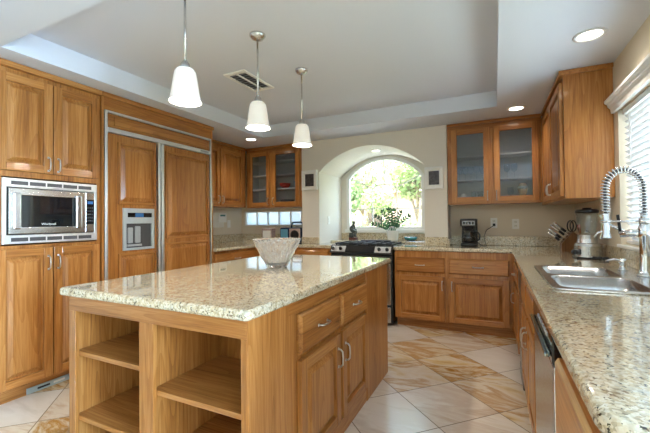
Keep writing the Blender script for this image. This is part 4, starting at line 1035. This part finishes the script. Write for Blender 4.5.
# blender
bx_, by_ = .64, 3.34
r = thing('countertop_blender', 'chrome countertop blender with glass jar on the right counter', 'blender', (bx_, by_, CZ))
m = MB(); m.box(bx_ - .085, bx_ + .085, by_ - .085, by_ + .085, CZ, CZ + .012, 1, .004); m.lathe([(.088, .010), (.086, .095), (.080, .112), (.068, .118), (.064, .15), (.064, .18)], (bx_, by_, CZ), 40, 0, False); m.build('motor_base', [STEEL, BLACK], r)
m = MB(); a = Vector((bx_ - .07, by_ - .055, CZ + .05)); dd_ = Vector((-.75, -.65, 0)); m.tube([a, a + dd_ * .035, a + dd_ * .045], .02, 14); m.build('dial', BLACK, r)
m = MB(); pr = [(.050, .0), (.053, .01), (.061, .07), (.069, .14), (.072, .165)]
rib = lambda k, a: .0015 * math.cos(8 * a)
m.lathe(pr + [(a_ - .004, b_) for a_, b_ in pr[::-1]], (bx_, by_, CZ + .181), 48, 0, True, rib, close=True); jr = m.build('jar', THINGLASS, r)
m = MB(); m.lathe([(0, .012), (.02, .012), (.008, .03), (0, .032)], (bx_, by_, CZ + .183), 10); m.build('blade', STEEL, jr)
m = MB(); m.lathe([(.075, .0), (.077, .018), (.066, .028), (.03, .030), (.03, .040), (0, .041)], (bx_, by_, CZ + .347)); m.build('lid', BLACK, r)
m = MB(); m.tube([(bx_ + .05, by_ - .06, CZ + .02), (bx_ + .07, by_ - .09, CZ + .006), (bx_ + .05, by_ - .13, CZ + .006), (bx_ + .0, by_ - .12, CZ + .006), (bx_ + .01, by_ - .10, CZ + .014), (bx_ + .06, by_ - .11, CZ + .018), (bx_ + .08, by_ - .13, CZ + .01)], .006, 8)
m.box(bx_ + .065, bx_ + .1, by_ - .15, by_ - .125, CZ, CZ + .022, 0, .006); m.build('power_cord', BLACK, r)

# small things in the far left corner
r = thing('portable_radio', 'dark blue portable radio with carry handle in the far left corner', 'radio', (-2.68, 4.46, CZ))
m = MB(); m.box(-2.86, -2.50, 4.40, 4.54, CZ, CZ + .215, 0, .02); m.build('body', BLUEBLK, r)
m = MB(); m.tube([(-2.70, 4.47, CZ + .20), (-2.685, 4.47, CZ + .275), (-2.66, 4.47, CZ + .29), (-2.54, 4.47, CZ + .29), (-2.515, 4.47, CZ + .275), (-2.505, 4.47, CZ + .20)], .013, 8); m.build('handle', BLUEBLK, r)
m = MB(); m.box(-2.69, -2.51, 4.392, 4.401, CZ + .02, CZ + .20, 1, .004); m.lathe([(.065, 0), (.05, .004), (0, .006)], (0, 0, 0), 20) if False else None
m.T = Matrix.Translation((-2.60, 4.392, CZ + .11)) @ Matrix.Rotation(math.pi / 2, 4, 'X'); m.lathe([(.07, .0), (.07, .004), (.05, .003), (0, .006)], (0, 0, 0), 22); m.T = Matrix(); m.build('speaker', [BLACK, PINKISH], r)
m = MB(); m.box(-2.84, -2.72, 4.393, 4.401, CZ + .05, CZ + .19, 0, .004); m.build('panel', plain('light_blue_panel', (.12, .35, .5), .3), r)
m = MB(); m.T = Matrix.Translation((-3.08, 4.45, CZ)); m.box(-.10, .08, -.05, .05, 0, .20, 0, .006); m.box(-.08, .06, -.052, -.049, .03, .17, 1)
tag(m.build('card_box', [PINKISH, WHITEP]), 'small pinkish box left of the dark blue radio', 'box')

# ------------------------------------------------------------------ things inside the glass cabinets
def goblet(x, y, z, label, grp, h=.16):
    r = thing('stem_glass', label, 'glass', (x, y, z), grp)
    s_ = h / .16
    m = MB(); pr = [(.008, .07), (.026, .085), (.032, .115), (.029, .16)]; m.lathe([(a * 1.05, b * s_) for a, b in pr] + [((a - .0015) * 1.05, b * s_ + .0004) for a, b in pr[::-1]], (x, y, z), 18, close=True); m.build('cup', THINGLASS, r)
    m = MB(); m.lathe([(.028, .0005), (.026, .003), (.004, .006), (.0035, .06 * s_), (.009, .0705 * s_)], (x, y, z), 14); m.build('stem', THINGLASS, r)
    return r
g0 = goblet(-.37, 4.45, 1.6805, 'stem glass on the middle shelf behind the leftmost right-cabinet door', 'stem glasses on the middle shelf', .16)
pos = ['second', 'third', 'fourth', 'fifth', 'sixth']
for k in range(5):
    dup(g0, (-.37 + .062 * (k + 1), 4.45 + .02 * (k % 2), 1.6805), pos[k] + ' stem glass from the left on the middle shelf of the right glass cabinet')
dup(g0, (.13, 4.46, 1.6805), 'left of two stem glasses on the middle shelf behind the far right glass door', 'stem glasses behind the far right door')
dup(g0, (.20, 4.45, 1.6805), 'right of two stem glasses on the middle shelf behind the far right glass door', 'stem glasses behind the far right door')
dup(g0, (.16, 4.46, 1.4175), 'stem glass on the bottom shelf beside the gilded vase', 'stem glasses behind the far right door')
m = MB(); pr = [(.028, 0), (.033, .12)]; m.lathe([(0, .0005), (.028, .0005), (.034, .13), (.032, .13), (.027, .006), (0, .005)], (-.22, 4.45, 1.4175), 20)
tl = tag(m.build('tumbler', THINGLASS), 'left clear tumbler on the bottom shelf right of the white pitcher', 'glass', 'tumblers on the bottom shelf')
for k, lab in ((1, 'middle clear tumbler on the bottom shelf right of the white pitcher'), (2, 'right clear tumbler on the bottom shelf right of the white pitcher')):
    c = tl.copy(); COL.objects.link(c); c.location = (-.22 + k * .072, 4.45, 1.4175); c['label'] = lab
r = thing('pitcher', 'white ceramic pitcher on the bottom shelf of the right glass cabinet', 'pitcher', (-.335, 4.44, 1.4175))
m = MB(); m.lathe([(0, 0), (.035, 0), (.05, .03), (.046, .065), (.03, .09), (.028, .105), (0, .107)], (-.335, 4.44, 1.4175)); m.build('body', CERAMIC, r)
m = MB(); m.tube([(-.37, 4.43, 1.50), (-.40, 4.425, 1.495), (-.402, 4.425, 1.46), (-.375, 4.43, 1.445)], .006, 8); m.build('handle', CERAMIC, r)
r = thing('vase', 'dark gilded vase on the bottom shelf behind the far right glass door', 'vase', (.28, 4.44, 1.4175))
m = MB(); m.lathe([(0, 0), (.025, 0), (.022, .03), (.04, .09), (.05, .14), (.038, .19), (.03, .2), (0, .2)], (.28, 4.44, 1.4175)); m.build('body', GOLD, r)
m = MB(); m.lathe([(.0505, .0), (.051, .02), (.045, .035)], (.28, 4.44, 1.4175 + .13)); m.build('band', BLACK, r)
# left glass cabinet
ZB = 1.4475
m = MB()
m.lathe([(0, .0), (.06, 0), (.11, .012), (.112, .016), (.06, .006), (0, .005)], (-3.08, 4.47, LSH[0] + .0005), 28)
pl = tag(m.build('plate', CERAMIC), 'white plate at the base of the stack behind the left glass door', 'plate', 'stacked white plates')
for k, lab in ((1, 'white plate in the middle of the stack behind the left glass door'), (2, 'white plate on top of the stack behind the left glass door')):
    c = pl.copy(); COL.objects.link(c); c.location = pl.location + Vector((0, 0, .012 * k)); c['label'] = lab
m = MB(); m.lathe([(0, 0), (.04, 0), (.075, .04), (.085, .075), (.08, .075), (.068, .04), (.03, .008), (0, .008)], (-2.79, 4.45, LSH[0] + .0005)); tag(m.build('bowl', RED), 'red bowl on the lower shelf of the left glass cabinet', 'bowl')
m = MB(); m.lathe([(0, 0), (.03, 0), (.038, .10), (.035, .10), (.028, .006), (0, .006)], (-2.60, 4.45, LSH[0] + .0005)); tag(m.build('tumbler', plain('pale_blue_glass', (.35, .5, .6), .1)), 'pale blue tumbler right of the red bowl', 'glass')
m = MB(); m.lathe([(0, 0), (.06, 0), (.10, .05), (.11, .09), (.104, .09), (.09, .05), (.04, .01), (0, .01)], (-2.75, 4.45, ZB + .0005)); tag(m.build('bowl', NAVY), 'dark bowl on the bottom of the left glass cabinet, behind its right door', 'bowl')
m = MB(); m.lathe([(0, 0), (.07, 0), (.115, .03), (.12, .04), (.11, .04), (.06, .01), (0, .01)], (-3.13, 4.45, ZB + .0005)); tag(m.build('serving_dish', plain('grey_blue_ceramic', (.2, .24, .28), .2)), 'wide grey dish on the bottom of the left glass cabinet, behind its left door', 'dish')

# ------------------------------------------------------------------ outside the windows
m = MB(); m.box(-40, 40, 5.35, 60, -.35, -.2); m.box(.96, 3.6, .76, 5.34, -.35, -.2); m.box(3.6, 40, -30, 5.34, -.35, -.2); m.box(-40, 3.59, -30, -4.3, -.35, -.2); m.box(-40, -4.1, -4.29, 5.34, -.35, -.2)
tag(m.build('lawn', GRASS), 'dry pale lawn outside the windows', 'ground', None, 'structure')
m.T = Matrix()
m = MB(); m.box(-7, 1.1, 5.36, 8.6, -.1995, -.17); struct(m.build('bounce_slab', plain('pale_bounce_concrete', (.62, .61, .58), .9, noise=.06, nscale=6)))  # pale slab added below view to bounce light up into the alcove
m = MB(); m.box(-1, 4.5, -8.0, -4.25, 2.5, 2.6); struct(m.build('sun_blocking_roof', P_WHITE))  # unseen roof added behind the camera to keep sun off the rear floor
r = thing('neighbour_house', 'pinkish neighbouring house beyond the trees outside the arched window', 'house', (-7.5, 23, -.2))
m = MB(); m.box(-12, -3.6, 21, 26, -.2, 2.9); m.build('walls', STUCCO, r)
m = MB(); M = Matrix(((0, 0, 1, 0), (1, 0, 0, 0), (0, 1, 0, 0), (0, 0, 0, 1))); m.T = M; m.prism([(20.4, 2.85), (26.6, 2.85), (23.5, 4.6)], -12.5, -3.1); m.build('roof', ROOFT, r)
m = MB(); m.box(-7.5, -6.2, 20.97, 21.02, .9, 2.0); m.build('window', BLACKG, r)
def tree(label, x, y, h, w, n_, mat, seed, low=.35):
    rg = random.Random(seed)
    r = thing('tree', label, 'tree', (x, y, -.2), 'trees outside the arched window')
    m = MB(); m.tube([(x, y, -.2), (x + .1, y, h * .3), (x - .05, y + .05, h * .6), (x + .1, y, h * .85)], .1, 8, radii=[.16, .12, .08, .03])
    blobs = []
    for k in range(11):
        a = rg.uniform(0, 6.28); rr = w * rg.uniform(.2, .85); z = h * rg.uniform(low, .95)
        c = Vector((x + rr * math.cos(a), y + rr * math.sin(a), z)); blobs.append((c, w * rg.uniform(.35, .6)))
        m.tube([(x, y, h * rg.uniform(.2, .5)), tuple(c)], .03, 6, radii=[.05, .015])
    m.build('trunk', BARK, r)
    m = MB()
    for k in range(n_):
        c, R = rg.choice(blobs); d = Vector((rg.gauss(0, 1), rg.gauss(0, 1), rg.gauss(0, 1))).normalized(); p = c + d * R * rg.uniform(.35, 1) ** .6
        L = rg.uniform(.09, .17); u = Vector((rg.gauss(0, 1), rg.gauss(0, 1), rg.gauss(0, .6))).normalized(); s_ = u.cross(d).normalized() * L * .42
        vs_ = [m.bm.verts.new(q) for q in (p, p + u * L * .5 + s_, p + u * L, p + u * L * .5 - s_)]
        m.bm.faces.new(vs_)
    m.build('foliage', mat, r, normals=False)
tree('light green leafy tree nearest the arched window, right of centre', -2.2, 11.5, 5.2, 1.5, 9000, TREE1, 1)
tree('broad green tree at the left of the arched window view', -8.6, 13.0, 6.0, 2.0, 7000, TREE2, 2, .5)
tree('green tree at the right of the arched window view', 0.6, 9.0, 4.6, 1.6, 7000, TREE2, 3, .2)
tree('tallest pale tree at the back right of the arched window view', -2.0, 17.0, 7.5, 2.3, 9000, TREE1, 4, .45)
def shrub(label, x, y, h, w, n_, mat, seed):
    rg = random.Random(seed); r = thing('shrub', label, 'shrub', (x, y, -.2), 'shrubs outside')
    m = MB()
    for k in range(7): m.tube([(x, y, -.2), (x + rg.uniform(-w, w) * .7, y + rg.uniform(-w, w) * .5, h * .7)], .015, 5)
    m.build('stems', BARK, r); m = MB()
    for k in range(n_):
        d = Vector((rg.gauss(0, 1), rg.gauss(0, 1), rg.gauss(0, 1))).normalized(); q0 = rg.uniform(.5, 1)
        p = Vector((x + d.x * w * q0, y + d.y * w * .7 * q0, -.2 + h * .5 + d.z * h * .5 * q0)); L = rg.uniform(.07, .14)
        u = Vector((rg.gauss(0, 1), rg.gauss(0, 1), rg.gauss(0, .7))).normalized(); s_ = u.cross(d).normalized() * L * .4
        m.bm.faces.new([m.bm.verts.new(q) for q in (p, p + u * L * .5 + s_, p + u * L, p + u * L * .5 - s_)])
    m.build('foliage', mat, r, normals=False)
tree('bushy green tree between the pinkish house and the arched window', -4.4, 9.4, 3.4, 1.2, 8000, TREE2, 7, .25)
tree('tall light green tree left of the arched window centre, behind the bushy one', -5.6, 16.0, 6.4, 1.6, 8000, TREE1, 9, .3)
shrub('low green shrub below the arched window at left', -3.6, 8.6, 1.7, .9, 1800, TREE1, 11)
shrub('low green shrub below the arched window at right', -1.9, 7.9, 1.5, .8, 1800, TREE2, 12)
